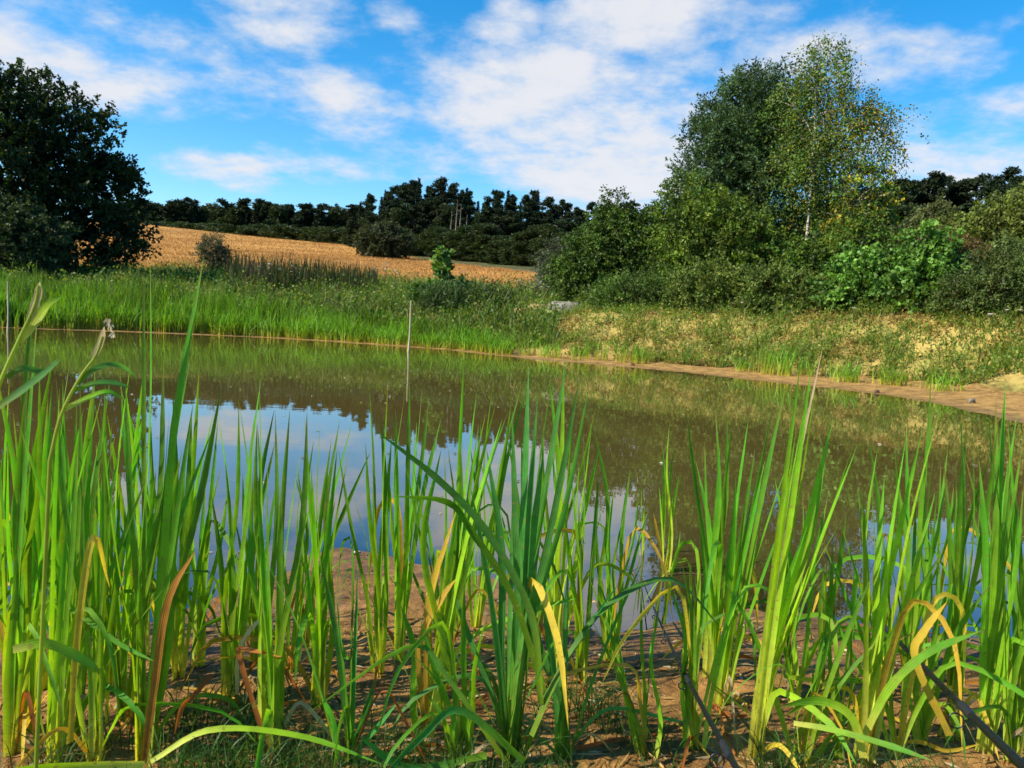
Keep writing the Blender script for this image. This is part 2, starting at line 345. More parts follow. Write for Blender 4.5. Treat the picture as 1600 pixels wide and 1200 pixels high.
gc *= (1-0.28*wet)[:, None]
gold = np.array([0.49, 0.265, 0.068])*(1+0.14*fnoise(GP, 0.05, 16)[:, None])
def sub(name, fmask, mat, col, kind='structure', Z=None, extra=None, smooth=True):
    Q = GQ[fmask]; used = np.unique(Q); mp = np.full(len(GP), -1); mp[used] = np.arange(len(used))
    V = np.column_stack([GP[used], (GZ if Z is None else Z)[used]])
    o = obj(name, mesh(name, V, mp[Q], mat, None if col is None else col[used], smooth, {k: v[used] for k, v in (extra or {}).items()}))
    return tag(o, kind=kind)
ff = fin[GQ].sum(1) >= 2
fm = (~ff) & (((GD[GQ].min(1) < 3.0)) | (GN[GQ].max(1) > 0.3))
tag(sub('ground', ~(ff | fm), M_GROUND, gc), 'weedy sandy ground rising behind the pond', 'ground')
tag(sub('field', ff, M_FIELD, gold), 'golden stubble field sloping down to the pond', 'field')
tag(sub('shore', fm, M_MUD, gc, extra={'wet': wet}), 'brown muddy shore round the pond', 'shore')
wm = (GZ[GQ].min(1) < 0.0) & (GD[GQ].min(1) < 0.3)
tag(sub('water', wm, M_WATER, None, Z=np.zeros(len(GP)), extra={'depth': np.maximum(-GZ, 0)}), 'still brown pond water mirroring sky and trees', 'water')

# ------------------------------------------------------------------ blade and leaf makers (numpy)
def blades(B, H, lean, W, cb, ct, segs=3, curl=0.5):
    """B bases (n,3), H heights, lean (n,2) horizontal offset of the tip, W half widths, colours at base and tip (n,3)"""
    n = len(B); T = np.linspace(0, 1, segs+1); an = rng.uniform(0, 2*np.pi, n)
    side = np.stack([np.cos(an), np.sin(an), np.zeros(n)], 1)
    V = np.empty((n, segs+1, 2, 3)); Cc = np.empty((n, segs+1, 2, 3))
    for i, tt in enumerate(T):
        c = B.copy(); c[:, 2] += H*(tt - curl*0.25*tt**3); c[:, :2] += lean*(tt**2)[..., None] if np.ndim(tt) else lean*tt**2
        wv = (W*max(0.04, (0.85+0.3*tt if tt < 0.5 else 2.0*(1-tt))))[:, None]*side
        V[:, i, 0] = c-wv; V[:, i, 1] = c+wv
        k = min(1.0, tt*2.0); Cc[:, i, 0] = Cc[:, i, 1] = cb*(1-k)+ct*k
    b = np.arange(n)[:, None]*(segs+1)*2; i = np.arange(segs)[None]*2
    Q = np.stack([b+i, b+i+1, b+i+3, b+i+2], -1).reshape(-1, 4)
    return V.reshape(-1, 3), Q, Cc.reshape(-1, 3)
def leaves(P, direc, L, W, col):
    """rhombic leaves, one folded quad each"""
    n = len(P); direc = unit(direc); s = unit(np.cross(direc, unit(rng.normal(size=(n, 3))))); nrm = np.cross(direc, s)
    mid = P + direc*(L*0.45)[:, None]; lift = nrm*(W*0.25)[:, None]
    V = np.stack([P, mid+s*W[:, None]+lift, P+direc*L[:, None], mid-s*W[:, None]+lift], 1).reshape(-1, 3)
    Q = np.arange(n*4).reshape(n, 4)
    return V, Q, np.repeat(col, 4, 0)

def ellipsoid_points(n, shell=0.45):
    u = unit(rng.normal(size=(n, 3))); r = (shell**3 + (1-shell**3)*rng.uniform(0, 1, n))**(1/3); return u*r[:, None], u

def lob(px, py, D, rx, ry, rd=None, wt=None):      # a crown lobe seen at a pixel: centre, radii in metres, weight
    k = D/F*1.02; c = at(px, py, D); rxm = rx*k; rym = ry*k
    return (np.array(c), np.array([rxm, rd if rd else 0.5*(rxm+rym), rym]), wt if wt else (rxm*rym))

def tree(name, label, cat, base, lobes, n_spray, per, leafL, cols, spray=0.7, droop=0.15, bark=None, trunks=((0, 0),), trunk_r=0.12, gap=-0.2, gscale=0.5,
         lw=0.32, limbs=14, group=None, mat=None, accent=None, shell=0.4, bright=1.32, crown_low=0.25):
    bark = bark or M_BARK; base = np.array(base, float)
    top = empty(name, Vector(base), label, cat, group)
    W = np.array([l[2] for l in lobes], float); W /= W.sum(); cnt = rng.multinomial(n_spray, W)
    Ps, Us = [], []
    for (c, r, _), k in zip(lobes, cnt):
        p, u = ellipsoid_points(k, shell); Ps.append(c+p*r); Us.append(unit(u/r*r.mean()))
    P = np.concatenate(Ps); U = np.concatenate(Us)
    g = fnoise(P, gscale, sum(map(ord, name+label)) % 97, 2); keep = (g > gap) & (P[:, 2] > base[2]+0.05); P = P[keep]; U = U[keep]
    n = len(P)
    # wood: trunks, limbs to the lobes, twigs to the sprays
    hub = []; mb = MB(); zc = np.mean([l[0][2] for l in lobes])
    for (dx, dz) in trunks:
        ci = min(range(len(lobes)), key=lambda i: -lobes[i][0][2]+abs(lobes[i][0][0]-(base[0]+dx))*1.2)
        tip = lobes[ci][0]+np.array([0, 0, lobes[ci][1][2]*0.75]); b0 = base+np.array([dx*0.5, rng.uniform(-.2, .2), -0.15])
        tt = np.linspace(0, 1, 12)[:, None]; wob = np.stack([np.sin(tt[:, 0]*5+dx*3)*0.10, np.cos(tt[:, 0]*4+dx)*0.10, 0*tt[:, 0]], 1)*tt
        ax = b0*(1-tt)+tip*tt + wob + np.array([[dx*0.5, 0, 0]])*np.sin(tt*np.pi*0.5)*0.6
        rad = trunk_r*(1-tt[:, 0]*0.93)
        mb.add(*tube(ax, rad, 8)); hub.append(ax)
    hubP = np.concatenate([h[int(len(h)*crown_low):] for h in hub])
    tw = obj('trunk', mb.mesh(name+'_trunk', bark), top)
    mb = MB(); joints = [hubP]
    for k in range(limbs):
        l = lobes[rng.choice(len(lobes), p=W)]; tgt = l[0]+l[1]*unit(rng.normal(size=3))*0.6
        below = hubP[hubP[:, 2] < tgt[2]+0.1]; below = below if len(below) else hubP[:1]
        j = below[np.argmin(np.linalg.norm(below-tgt, axis=1)+rng.uniform(0, 1.0, len(below)))]
        tt = np.linspace(0, 1, 7)[:, None]; mid = (j+tgt)/2+np.array([0, 0, 0.12*np.linalg.norm(tgt-j)])+rng.normal(size=3)*0.12
        pth = j*(1-tt)**2+2*mid*tt*(1-tt)+tgt*tt**2
        mb.add(*tube(pth, trunk_r*0.42*(1-tt[:, 0]*0.85)+0.004, 5)); joints.append(pth[2:])
    J = np.concatenate(joints)
    nt = min(n, 260)
    for i in rng.choice(n, nt, replace=False):
        j = J[np.argmin(np.linalg.norm(J-P[i], axis=1))]
        mb.add(*tube(np.stack([j, (j+P[i])/2+rng.normal(size=3)*0.06, P[i], P[i]+U[i]*spray*0.6]), np.array([0.012, 0.009, 0.006, 0.002])*max(1, leafL*9), 3))
    obj('branches', mb.mesh(name+'_branches', bark), top)
    # sprays of leaves
    gdir = unit(U*0.8+rng.normal(size=(n, 3))*0.45+np.array([0, 0, 0.55-droop*3.2]))
    s = rng.uniform(0, 1, (n, per)); ln = spray*rng.uniform(0.5, 1.3, n)
    ctr = P[:, None]+gdir[:, None]*(s*ln[:, None])[..., None]; ctr[..., 2] -= droop*(s**2)*ln[:, None]*1.2
    ctr += rng.normal(size=ctr.shape)*(0.11*spray*(1.1-0.6*s))[..., None]
    ldir = unit(gdir[:, None]*0.5+rng.normal(size=ctr.shape)*0.8+np.array([0, 0, -droop]))
    cl = np.array(cols)[rng.integers(0, len(cols), n)]*(rng.uniform(0.75, 1.25, n)[:, None])
    cl = cl*np.clip(1+.55*fnoise(P, .9/max(.6, leafL*8), 71, 2), .5, 1.8)[:, None]; cl = np.repeat(cl[:, None], per, 1)*rng.uniform(0.8, 1.2, (n, per, 1))
    if accent:
        for (ap, ar, ac, prob) in accent:
            m = (np.linalg.norm((P-np.array(ap))/np.array(ar), axis=1) < 1)[:, None] & (rng.uniform(0, 1, (n, per)) < prob)
            cl[m] = np.array(ac)*rng.uniform(0.7, 1.2, (m.sum(), 1))
    L = leafL*rng.uniform(0.7, 1.3, n*per)
    V, Q, cc = leaves(ctr.reshape(-1, 3), ldir.reshape(-1, 3), L, L*lw, cl.reshape(-1, 3)*bright)
    obj('crown', mesh(name+'_crown', V, Q, mat or M_LEAF, cc), top)
    inv = Matrix.Translation(-Vector(base))
    for ch in top.children: ch.matrix_parent_inverse = inv
    return top
def gb(px, py, D):
    p = at(px, py, D); return (p.x, p.y, hz(p.x, p.y))
def gD(px, D):                  # ground point D metres out under the column px
    p = at(px, 480, D); return (p.x, p.y, hz(p.x, p.y))

# ------------------------------------------------------------------ the big trees
DK = [(0.020, 0.040, 0.010), (0.030, 0.056, 0.012), (0.016, 0.032, 0.008)]  # oak leaf albedo kept dark: the crown's shaded side is put into the colour
DL = 40
tree('oak_tree', 'large dark broadleaf tree at the edge of the stubble field, cut by the frame', 'tree', gD(60, DL),
     [lob(30,190,DL,85,65), lob(112,232,DL,68,70), lob(10,290,DL,115,105), lob(122,318,DL,80,75), lob(168,300,DL,40,45), lob(120,385,DL,95,60), lob(-90,230,DL,110,130), lob(-60,370,DL,120,80), lob(175,378,DL,34,45), lob(20,152,DL,40,26,1.2), lob(185,268,DL,18,20,.8)],
     3300, 30, 0.16, DK, spray=0.62, droop=0.05, trunks=((0, 0), (-1.2, 0)), trunk_r=0.22, gap=-0.62, gscale=0.35, limbs=26, shell=0.3, bright=1.05)
tree('shrub', 'grey green bush standing in front of the large dark tree', 'shrub', gD(40, 36),
     [lob(40,375,36,55,45), lob(-20,380,36,60,50), lob(75,400,36,30,30), lob(10,345,36,35,25)], 900, 22, 0.11, [(0.040, 0.066, 0.022), (0.032, 0.058, 0.018)], spray=0.5, limbs=8, trunk_r=0.06, gap=-0.7)
DT = 28
willow = [(0.044, 0.082, 0.030), (0.054, 0.098, 0.035), (0.032, 0.066, 0.020)]
tree('willow_tree', 'dense grey green willow growing against the birch', 'tree', gD(1165, DT+1.5),
     [lob(1170,190,DT+1.5,60,70), lob(1135,250,DT+1.5,65,75), lob(1200,235,DT+1.5,60,80), lob(1110,300,DT+1.5,55,60), lob(1185,310,DT+1.5,85,60), lob(1210,150,DT+1.5,26,38,.7), lob(1165,155,DT+1.5,24,30,.6), lob(1120,190,DT+1.5,26,28,.6)],
     2600, 26, 0.125, willow, spray=0.55, droop=0.0, lw=0.2, trunks=((0, 0), (0.7, 0), (-0.6, 0)), trunk_r=0.11, gap=-0.75, limbs=22, shell=0.25)
bc = [(0.066, 0.135, 0.018), (0.085, 0.150, 0.020), (0.105, 0.150, 0.020), (0.050, 0.105, 0.018)]
yel = (0.30, 0.235, 0.018)
aY = lambda px, py, r, pr: (tuple(at(px, py, DT)), (r, 2.5, r), yel, pr)
birch = tree('birch_tree', 'tall slender birch with yellowing drooping twigs and pale trunk', 'tree', gD(1245, DT-1.2),
     [lob(1290,105,DT,45,38), lob(1285,160,DT,68,48), lob(1290,215,DT,65,42), lob(1335,190,DT,38,42), lob(1290,265,DT,60,48), lob(1370,200,DT,22,40,.8,1.0), lob(1355,255,DT,36,50,.8), lob(1250,200,DT,32,80,1.0), lob(1310,345,DT+.8,45,50), lob(1345,345,DT,38,50), lob(1280,90,DT,18,25,.5)],
     1800, 38, 0.076, bc, spray=0.95, droop=0.5, bark=M_BIRCH, trunks=((0.1, 0),), trunk_r=0.055, gap=-0.05, gscale=0.75, limbs=20, lw=0.36, shell=0.05,
     accent=[aY(1330,150,1.0,.22), aY(1345,195,.9,.14), aY(1385,200,.8,.18), aY(1285,290,.8,.3), aY(1345,330,1.0,.2), aY(1300,105,.9,.06), aY(1250,200,1,.05)])
tree('birch_tree', 'second thinner birch leaning right with yellow leaves low down', 'tree', gD(1285, DT-0.6),
     [lob(1320,300,DT-.6,40,50), lob(1340,345,DT-.6,40,45), lob(1310,400,DT-.6,60,40), lob(1360,310,DT-.6,24,45,.6)], 520, 24, 0.10, bc, spray=0.6, droop=0.35, bark=M_BIRCH, trunks=((0.35, 0),), trunk_r=0.06, gap=-0.4, limbs=8, lw=0.36,
     accent=[aY(1340,330,1.2,.25), aY(1330,390,1.2,.15)])
MG = [(0.066, 0.128, 0.014), (0.085, 0.145, 0.016), (0.042, 0.085, 0.012), (0.115, 0.165, 0.018)]
def thicket(label, D, spec, n, cols, leafL=0.10, name='shrub', **kw):
    base = gD(spec[0][0], D)
    return tree(name, label, 'shrub' if name == 'shrub' else 'tree', base, [lob(a, b, D, c, d) for (a, b, c, d) in spec], n, 22, leafL, cols, **dict(dict(spray=0.5, trunk_r=0.06, gap=-0.6, limbs=10), **kw))
thicket('broad green hazel thicket filling the space under the willow', 27.0, [(1110,385,75,75),(1070,350,45,70),(1150,400,70,70),(1075,420,60,50)], 1900, MG, limbs=16, gap=-0.5)
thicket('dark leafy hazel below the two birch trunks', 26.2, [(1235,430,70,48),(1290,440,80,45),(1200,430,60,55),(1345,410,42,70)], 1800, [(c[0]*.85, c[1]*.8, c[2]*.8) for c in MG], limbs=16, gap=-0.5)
thicket('bushy alder with a thin spire top left of the willow', 29.5, [(958,368,34,42),(930,405,45,45),(985,405,42,52),(958,330,9,32),(925,442,52,36),(895,428,30,34),(1000,362,20,28),(978,348,8,24)], 1800, [(0.046, 0.086, 0.013), (0.064, 0.108, 0.015), (0.034, 0.064, 0.012)], limbs=14, gap=-0.55)
thicket('silvery willow bush at the corner of the stubble field', 31.5, [(868,415,20,36),(880,440,28,28)], 420, [(0.075, 0.09, 0.05), (0.06, 0.08, 0.04)], lw=0.2)
thicket('low fresh green willow shrub at the top of the sandy bank', 26.0, [(985,465,60,28),(1035,460,55,34),(950,475,28,18)], 1000, [(0.075, 0.14, 0.024), (0.055, 0.11, 0.018)], leafL=0.085, lw=0.22, spray=0.45)
thicket('mid green shrub between the willow shrub and the birch trunks', 24.5, [(1110,455,50,40),(1160,460,45,34)], 900, [(0.075, 0.13, 0.022), (0.10, 0.14, 0.024)], leafL=0.085, spray=0.45)
thicket('dark shrub at the foot of the birch', 23.6, [(1220,460,50,34),(1265,465,40,28)], 800, [(0.065, 0.105, 0.018), (0.085, 0.115, 0.02)], leafL=0.085, spray=0.4)
PG = [(0.075, 0.15, 0.022), (0.10, 0.18, 0.028), (0.06, 0.12, 0.018)]
thicket('bright broad leaved poplar sapling right of the birch', 23.0, [(1350,440,40,36),(1385,415,20,28),(1320,460,40,28),(1362,405,10,26),(1335,420,10,24)], 560, PG, leafL=0.105, lw=0.42, spray=0.42, gap=-.3)
thicket('tallest bright poplar sapling on the bank, right of its neighbour', 22.6, [(1450,415,26,30),(1480,452,42,34),(1420,455,40,34),(1440,385,10,24),(1470,395,9,26),(1425,410,9,24)], 620, PG, leafL=0.105, lw=0.42, spray=0.42, gap=-.3)
thicket('dark shrub of narrow leaves at the far right of the bank', 21.6, [(1560,452,48,38),(1515,468,40,26),(1610,440,40,44),(1575,415,12,28),(1545,420,10,24)], 1000, [(0.06, 0.095, 0.022), (0.08, 0.115, 0.028)], leafL=0.08, lw=0.24, spray=0.42)
OG = [(0.078, 0.10, 0.018), (0.10, 0.12, 0.022)]
thicket('large round olive bush below the pines on the right', 45, [(1590,358,55,46),(1540,385,50,42),(1650,355,60,52)], 1500, OG, leafL=0.16, spray=0.7)
thicket('pointed pale olive bush behind the poplar saplings', 50, [(1455,365,26,40),(1430,390,40,36)], 700, [(0.085, 0.10, 0.032), (0.075, 0.092, 0.028)], leafL=0.15, spray=0.7)
thicket('rounded olive bush between the pointed bush and the large one', 48, [(1500,380,42,40),(1485,405,40,30)], 700, OG, leafL=0.15, spray=0.7)
thicket('small rusty brown shrub among the poplar saplings', 23.6, [(1500,420,30,32)], 330, [(0.11, 0.07, 0.02), (0.10, 0.085, 0.02)], leafL=0.09)
thicket('small grey bare looking willow bush before the stubble field', 44, [(332,395,16,22),(345,410,14,18)], 330, [(0.085, 0.08, 0.045), (0.07, 0.075, 0.04)], leafL=0.12, lw=0.18)
thicket('rounded bush at the corner where field and pine wood meet', 118, [(605,378,36,26),(590,388,24,18)], 600, [(0.035, 0.048, 0.018), (0.028, 0.04, 0.015)], leafL=0.34, spray=1.2)
# the leafy poplar sapling in the reeds
sap = gD(690, 30.0)
tree('poplar_sapling', 'young poplar with glossy leaves rising out of the reeds', 'sapling', sap,
     [lob(692,410,30,9,20), lob(688,445,12,9,16) if False else lob(688,445,30,14,18), lob(665,462,30,18,20), lob(705,468,30,30,18), lob(720,455,30,12,16)], 210, 16, 0.15, [(0.075, 0.15, 0.025), (0.10, 0.18, 0.03)], spray=0.30, lw=0.48, trunk_r=0.03, gap=-0.9, limbs=6)
thicket('dark sedge like willow mound in front of the poplar sapling', 28.5, [(700,488,45,28),(760,492,50,30),(790,503,26,20)], 1000, [(0.045, 0.082, 0.022), (0.035, 0.066, 0.018)], leafL=0.17, lw=0.10, spray=0.6, droop=-0.1)

# ------------------------------------------------------------------ far woods: each tree its own object, a few shared shapes
def pine_kind(i, kind):
    mb = MB(); crown = []; h = 14.0
    if kind == 'pine':
        tt = np.linspace(0, 1, 8)[:, None]; ax = np.concatenate([0.25*np.sin(tt*4+i), 0.2*np.cos(tt*3+i), tt*h*0.93], 1); mb.add(*tube(ax, 0.17*(1-0.8*tt[:, 0]), 6))
        for k in range(22):
            z = h*(0.30+0.69*(k/21.0)); a = rng.uniform(0, 6.28); s = 0.35+1.9*math.sin(min(1, (1-z/h)*2.2+0.12)*1.5); r = rng.uniform(0.2, 1.0)*s
            c = np.array([math.cos(a)*r, math.sin(a)*r, z]); m = 210; p, u = ellipsoid_points(m, 0.1); crown.append(c+p*np.array([rng.uniform(.4, 1.15), rng.uniform(.4, 1.15), rng.uniform(0.3, 0.6)])*1.1)
            mb.add(*tube(np.stack([np.array([0.2*math.sin(4*z/h+i), 0, z-0.4]), c*np.array([.5, .5, 1])-np.array([0, 0, .15]), c]), np.array([0.06, 0.045, 0.02]), 4))
        L, lw = 0.42, 0.26
    elif kind == 'spruce':
        mb.add(*tube(np.array([[0, 0, 0], [0, 0, h*.5], [0, 0, h]]), np.array([.16, .1, .02]), 6))
        for z in np.linspace(1.0, h, 26):
            m = int(40+190*(1-z/h)); a = rng.uniform(0, 6.28, m); r = (0.12+2.1*(1-z/h))*rng.uniform(0.25, 1, m)**0.6*(1+0.25*np.sin(a*3+z*2))
            crown.append(np.stack([np.cos(a)*r, np.sin(a)*r, z-0.25*r+rng.normal(size=m)*0.12], 1))
        L, lw = 0.42, 0.26
    else:
        tt = np.linspace(0, 1, 6)[:, None]; mb.add(*tube(np.concatenate([0.2*np.sin(tt*3), 0*tt, tt*h*0.8], 1), 0.16*(1-0.8*tt[:, 0]), 6))
        for k in range(12):
            a = rng.uniform(0, 6.28); z = h*(0.10+0.76*k/11); r = rng.uniform(.2, 1.7)
            p, u = ellipsoid_points(430, 0.5); crown.append(np.array([math.cos(a)*r, math.sin(a)*r, z])+p*np.array([1.5, 1.5, 1.3]))
        L, lw = 0.40, 0.38
    P = np.concatenate(crown); n = len(P)
    base = {'pine': (0.020, 0.034, 0.013), 'spruce': (0.016, 0.028, 0.012), 'leafy': (0.034, 0.054, 0.016)}[kind]
    col = np.array(base)*rng.uniform(0.65, 1.35, (n, 1)); Ls = L*rng.uniform(0.7, 1.3, n)
    V, Q, cc = leaves(P, unit(rng.normal(size=(n, 3))+np.array([0, 0, 0.3])), Ls, Ls*lw, col)
    return mb.mesh(kind+'_trunk', M_PBARK if kind == 'pine' else M_BARK), mesh(kind+'_crown', V, Q, M_PINE if kind != 'leafy' else M_LEAF, cc)
kinds = {'pine': [pine_kind(i, 'pine') for i in range(5)], 'spruce': [pine_kind(i, 'spruce') for i in range(2)], 'leafy': [pine_kind(i, 'leafy') for i in range(3)]}
def wood_tree(kind, px, top_py, D, label, group, hmin=8.0, hmax=22.0, wide=1.0, ht=None):
    p = at(px, 480, D); z = hz(p.x, p.y); tz = at(px, top_py, D).z
    h = ht or min(max(tz-z, hmin), hmax); s = h/14.0
    o = empty({'pine': 'pine_tree', 'spruce': 'spruce_tree', 'leafy': 'broadleaf_tree'}[kind], (p.x, p.y, tz-h), label, 'tree', group)
    o.rotation_euler = (rng.uniform(-.04, .04), rng.uniform(-.04, .04), rng.uniform(0, 6.28)); sw = wide*1.15*(0.55+0.45*s); o.scale = (sw, sw, s)
    tm, cm = kinds[kind][int(rng.integers(len(kinds[kind])))]
    obj('trunk', tm, o); obj('crown', cm, o)
    return o
def interp(x, pts): return float(np.interp(x, [p[0] for p in pts], [p[1] for p in pts]))
hill = [(545,325),(570,312),(600,298),(625,290),(660,286),(700,292),(725,304),(745,312),(770,300),(790,312),(805,308),(840,304),(860,318),(900,322),(940,318),(1000,322),(1050,318),(1200,318),(1350,300)]
def wl(what, x):                # label and group of a wood tree by the stretch of wood it stands in
    st = 'left of the dead trunks' if x < 692 else 'just right of the dead trunks' if x < 790 else 'between dead trunks and alder' if x < 905 else 'behind the alder' if x < 1060 else 'behind the willow and birches'
    return what+', '+st, what.split(' of the ')[0]+' '+st
for x in np.concatenate([np.arange(548, 1060, 8), np.arange(1060, 1350, 14)]):
    x2 = x+rng.uniform(-4, 4); wood_tree('pine' if rng.uniform() < .8 else 'spruce', x2, interp(x2, hill)+rng.uniform(-10, 14), 165+rng.uniform(0, 14), *wl('dark pine on the skyline of the hill wood', x2), hmax=20, wide=.82)
for x in np.concatenate([np.arange(552, 1060, 10), np.arange(1060, 1350, 16)]):
    x2 = x+rng.uniform(-5, 5); wood_tree('pine' if rng.uniform() < .6 else 'leafy', x2, interp(x2, hill)+22+rng.uniform(-6, 14), 150+rng.uniform(0, 9), *wl('dark tree in the second rank of the hill wood', x2), hmax=18)
for x in np.concatenate([np.arange(575, 1060, 12), np.arange(1060, 1350, 18)]):
    x2 = x+rng.uniform(-5, 5); wood_tree('leafy', x2, 358+rng.uniform(-14, 14), max(96, min(140, 150-(x-560)*0.16)), *wl('low broadleaf tree edging the hill wood', x2), hmin=5, hmax=11, wide=1.2)
left = [(180,318),(225,314),(260,318),(300,312),(340,316),(400,315),(440,320),(500,322),(560,322)]
for x in np.arange(180, 570, 6.5):
    x2 = x+rng.uniform(-3, 3); wood_tree('spruce' if rng.uniform() < .25 else ('pine' if rng.uniform() < .35 else 'leafy'), x2, interp(x2, left)+rng.uniform(-4, 6), 255+rng.uniform(0, 20), 'tree in the far dark wood, '+('next to the large dark tree' if x2 < 290 else 'above the small grey bush' if x2 < 420 else 'near the hill wood'), 'far wood, '+('by the large tree' if x2 < 290 else 'middle' if x2 < 420 else 'by the hill wood'), ht=17, wide=1.4)
for x in np.arange(200, 570, 6):
    x2 = x+rng.uniform(-3, 3); wood_tree('leafy', x2, 346+(x-220)*0.02+rng.uniform(-4, 4), float(np.interp(x2, [225, 400, 550], [202, 182, 162]))+rng.uniform(0, 5), 'olive hedge tree on the field top edge, '+('next to the large dark tree' if x2 < 290 else 'above the small grey bush' if x2 < 420 else 'near the hill wood'), 'field top hedge, '+('by the large tree' if x2 < 290 else 'middle' if x2 < 420 else 'by the hill wood'), ht=8, wide=1.5)
rgt = [(1340,290),(1400,288),(1430,280),(1465,282),(1490,286),(1520,280),(1545,284),(1565,272),(1600,280),(1700,270)]
for x in np.arange(1345, 1720, 15):
    x2 = x+rng.uniform(-5, 5); wood_tree('pine', x2, interp(x2, rgt)+rng.uniform(-8, 10), 108+rng.uniform(0, 10), 'dark pine on the slope behind the olive bushes', 'pines on the slope to the right', hmax=16)
for x in np.arange(1345, 1720, 19):
    x2 = x+rng.uniform(-5, 5); wood_tree('pine' if rng.uniform() < .5 else 'leafy', x2, interp(x2, rgt)+34+rng.uniform(-8, 12), 96+rng.uniform(0, 8), 'dark tree in front of the pines on the slope', 'second rank of trees on the slope', hmax=14, wide=1.2)
for (x, y0) in ((706, 312), (712, 318), (698, 330), (722, 335)):
    p = at(x, 480, 141); zt = at(x, y0, 141).z; zb = hz(p.x, p.y)
    o = empty('dead_tree', (p.x, p.y, zb), {706: 'tallest bare pale dead trunk in the hill wood', 712: 'bare pale dead trunk just right of the tallest', 698: 'short bare dead trunk left of the tallest', 722: 'rightmost short bare dead trunk in the hill wood'}[x], 'dead tree', 'bare dead trunks in the hill wood')
    hgt = zt-zb; mb = MB(); mb.add(*tube(np.array([[0, 0, -.2], [.06, 0, hgt*.5], [.16, 0, hgt]]), np.array([.13, .10, .03]), 6)); obj('trunk', mb.mesh('dead_trunk', M_GREYWOOD), o)
    mb = MB()
    for k in range(9):
        z = hgt*rng.uniform(.45, .95); a = rng.uniform(0, 6.28); l = rng.uniform(.4, 1.0); mb.add(*tube(np.array([[.1, 0, z], [.1+.5*l*math.cos(a), .5*l*math.sin(a), z+.05], [.1+l*math.cos(a), l*math.sin(a), z+.25*l]]), np.array([.03, .02, .006]), 4))
    obj('branches', mb.mesh('dead_branches', M_GREYWOOD), o)

# ------------------------------------------------------------------ stubble on the field, weeds and reeds on the far bank
def ground_pts(n, poly=None, dmin=None, dmax=None, a0=-40, a1=40, r0_=8, r1_=60, power=1.0):
    a = np.radians(rng.uniform(a0, a1, n)); r = np.exp(rng.uniform(math.log(r0_), math.log(r1_), n)); P = np.stack([r*np.sin(a), r*np.cos(a)], 1)
    k = np.ones(n, bool)
    if poly is not None: k &= inside(P, poly)
    if dmin is not None:
        d = shore_dist(P); k &= (d > dmin) & (d < dmax)
    return P[k]
P = ground_pts(150000, FIELD, a0=-36, a1=4, r0_=40, r1_=205); z = height(P); n = len(P)
B = np.column_stack([P, z-0.02]); rD = np.linalg.norm(P, axis=1)
cb = np.array([0.38, 0.21, 0.06])*rng.uniform(.7, 1.2, (n, 1)); ct = np.array([0.58, 0.36, 0.12])*rng.uniform(.65, 1.2, (n, 1))
V, Q, cc = blades(B, rng.uniform(.12, .34, n), rng.normal(size=(n, 2))*0.10, 0.0016*rD*rng.uniform(.35, .8, n)*0.35+0.01, cb, ct, 1)
tag(obj('stubble', mesh('stubble', V, Q, M_STRAW, cc)), 'golden cut straw covering the sloping field', 'stubble', kind='stuff')
# edge weeds between field and reeds
def weeds(name, label, P, H, cb, ct, wd, segs=2, leanv=0.3, mat=None, cat='weeds', extra_leaf=0, lcol=None, lsize=0.05):
    n = len(P); z = height(P); B = np.column_stack([P, z-0.02]); h = H*rng.uniform(.5, 1.2, n)
    cbv = np.array(cb)[rng.integers(0, len(cb), n)]*rng.uniform(.75, 1.25, (n, 1)); ctv = np.array(ct)[rng.integers(0, len(ct), n)]*rng.uniform(.75, 1.25, (n, 1))
    mb = MB(); V, Q, cc = blades(B, h, rng.normal(size=(n, 2))*leanv*np.broadcast_to(H, (n,))[:, None], wd*rng.uniform(.6, 1.4, n), cbv, ctv, segs); mb.add(V, Q); mb.c.append(cc)
    if extra_leaf:
        i = rng.integers(0, n, extra_leaf); q = B[i]+np.column_stack([rng.normal(size=(extra_leaf, 2))*0.12*np.mean(H)*2, h[i]*rng.uniform(.15, 1.0, extra_leaf)])
        L = lsize*rng.uniform(.6, 1.4, extra_leaf); V, Q, cc = leaves(q, rng.normal(size=(extra_leaf, 3))+np.array([0, 0, .3]), L, L*.35, np.array(lcol)[rng.integers(0, len(lcol), extra_leaf)]*rng.uniform(.7, 1.3, (extra_leaf, 1))); mb.add(V, Q); mb.c.append(cc)
    me = mesh(name, np.concatenate(mb.v), np.concatenate(mb.f), mat or M_BLADE, np.concatenate(mb.c)); return tag(obj(name, me), label, cat, kind='stuff')
P = ground_pts(60000, None, 2.0, 26, -38, 3, 20, 48); P = P[~inside(P, FIELD)]; P = P[fnoise(P, .35, 30) > -0.7]
P = P[:17000]; weeds('weeds', 'tall tangled green weeds behind the reed belt below the field', P, 0.72*np.clip(1+.75*fnoise(P, .4, 46), .3, 1.8), [(0.05, 0.085, 0.02), (0.07, 0.085, 0.025)], [(0.09, 0.19, 0.025), (0.13, 0.19, 0.035), (0.07, 0.15, 0.02), (0.19, 0.19, 0.05)], 0.017, 2, .3, extra_leaf=34000, lcol=[(0.09, 0.19, 0.02), (0.14, 0.23, 0.03), (0.06, 0.13, 0.02), (0.20, 0.24, 0.05)], lsize=0.10)
P = ground_pts(90000, None, 1.3, 9.5, -4, 42, 12, 32); kk = fnoise(P, 0.45, 31); sd_ = shore_dist(P)-1.2*sstep(P[:, 0]/P[:, 1], .15, .6); P = P[(sd_ > 1.45) & (kk > -0.15-1.0*sstep(sd_, 1.8, 3.8))]
gsel = fnoise(P, 0.55, 37)+.35*fnoise(P, 2.2, 38)
Pg = P[gsel > -.28][:32000]; Pd = P[gsel <= .05]; Pd = Pd[fnoise(Pd, 1.1, 39) > -.35][:15000]
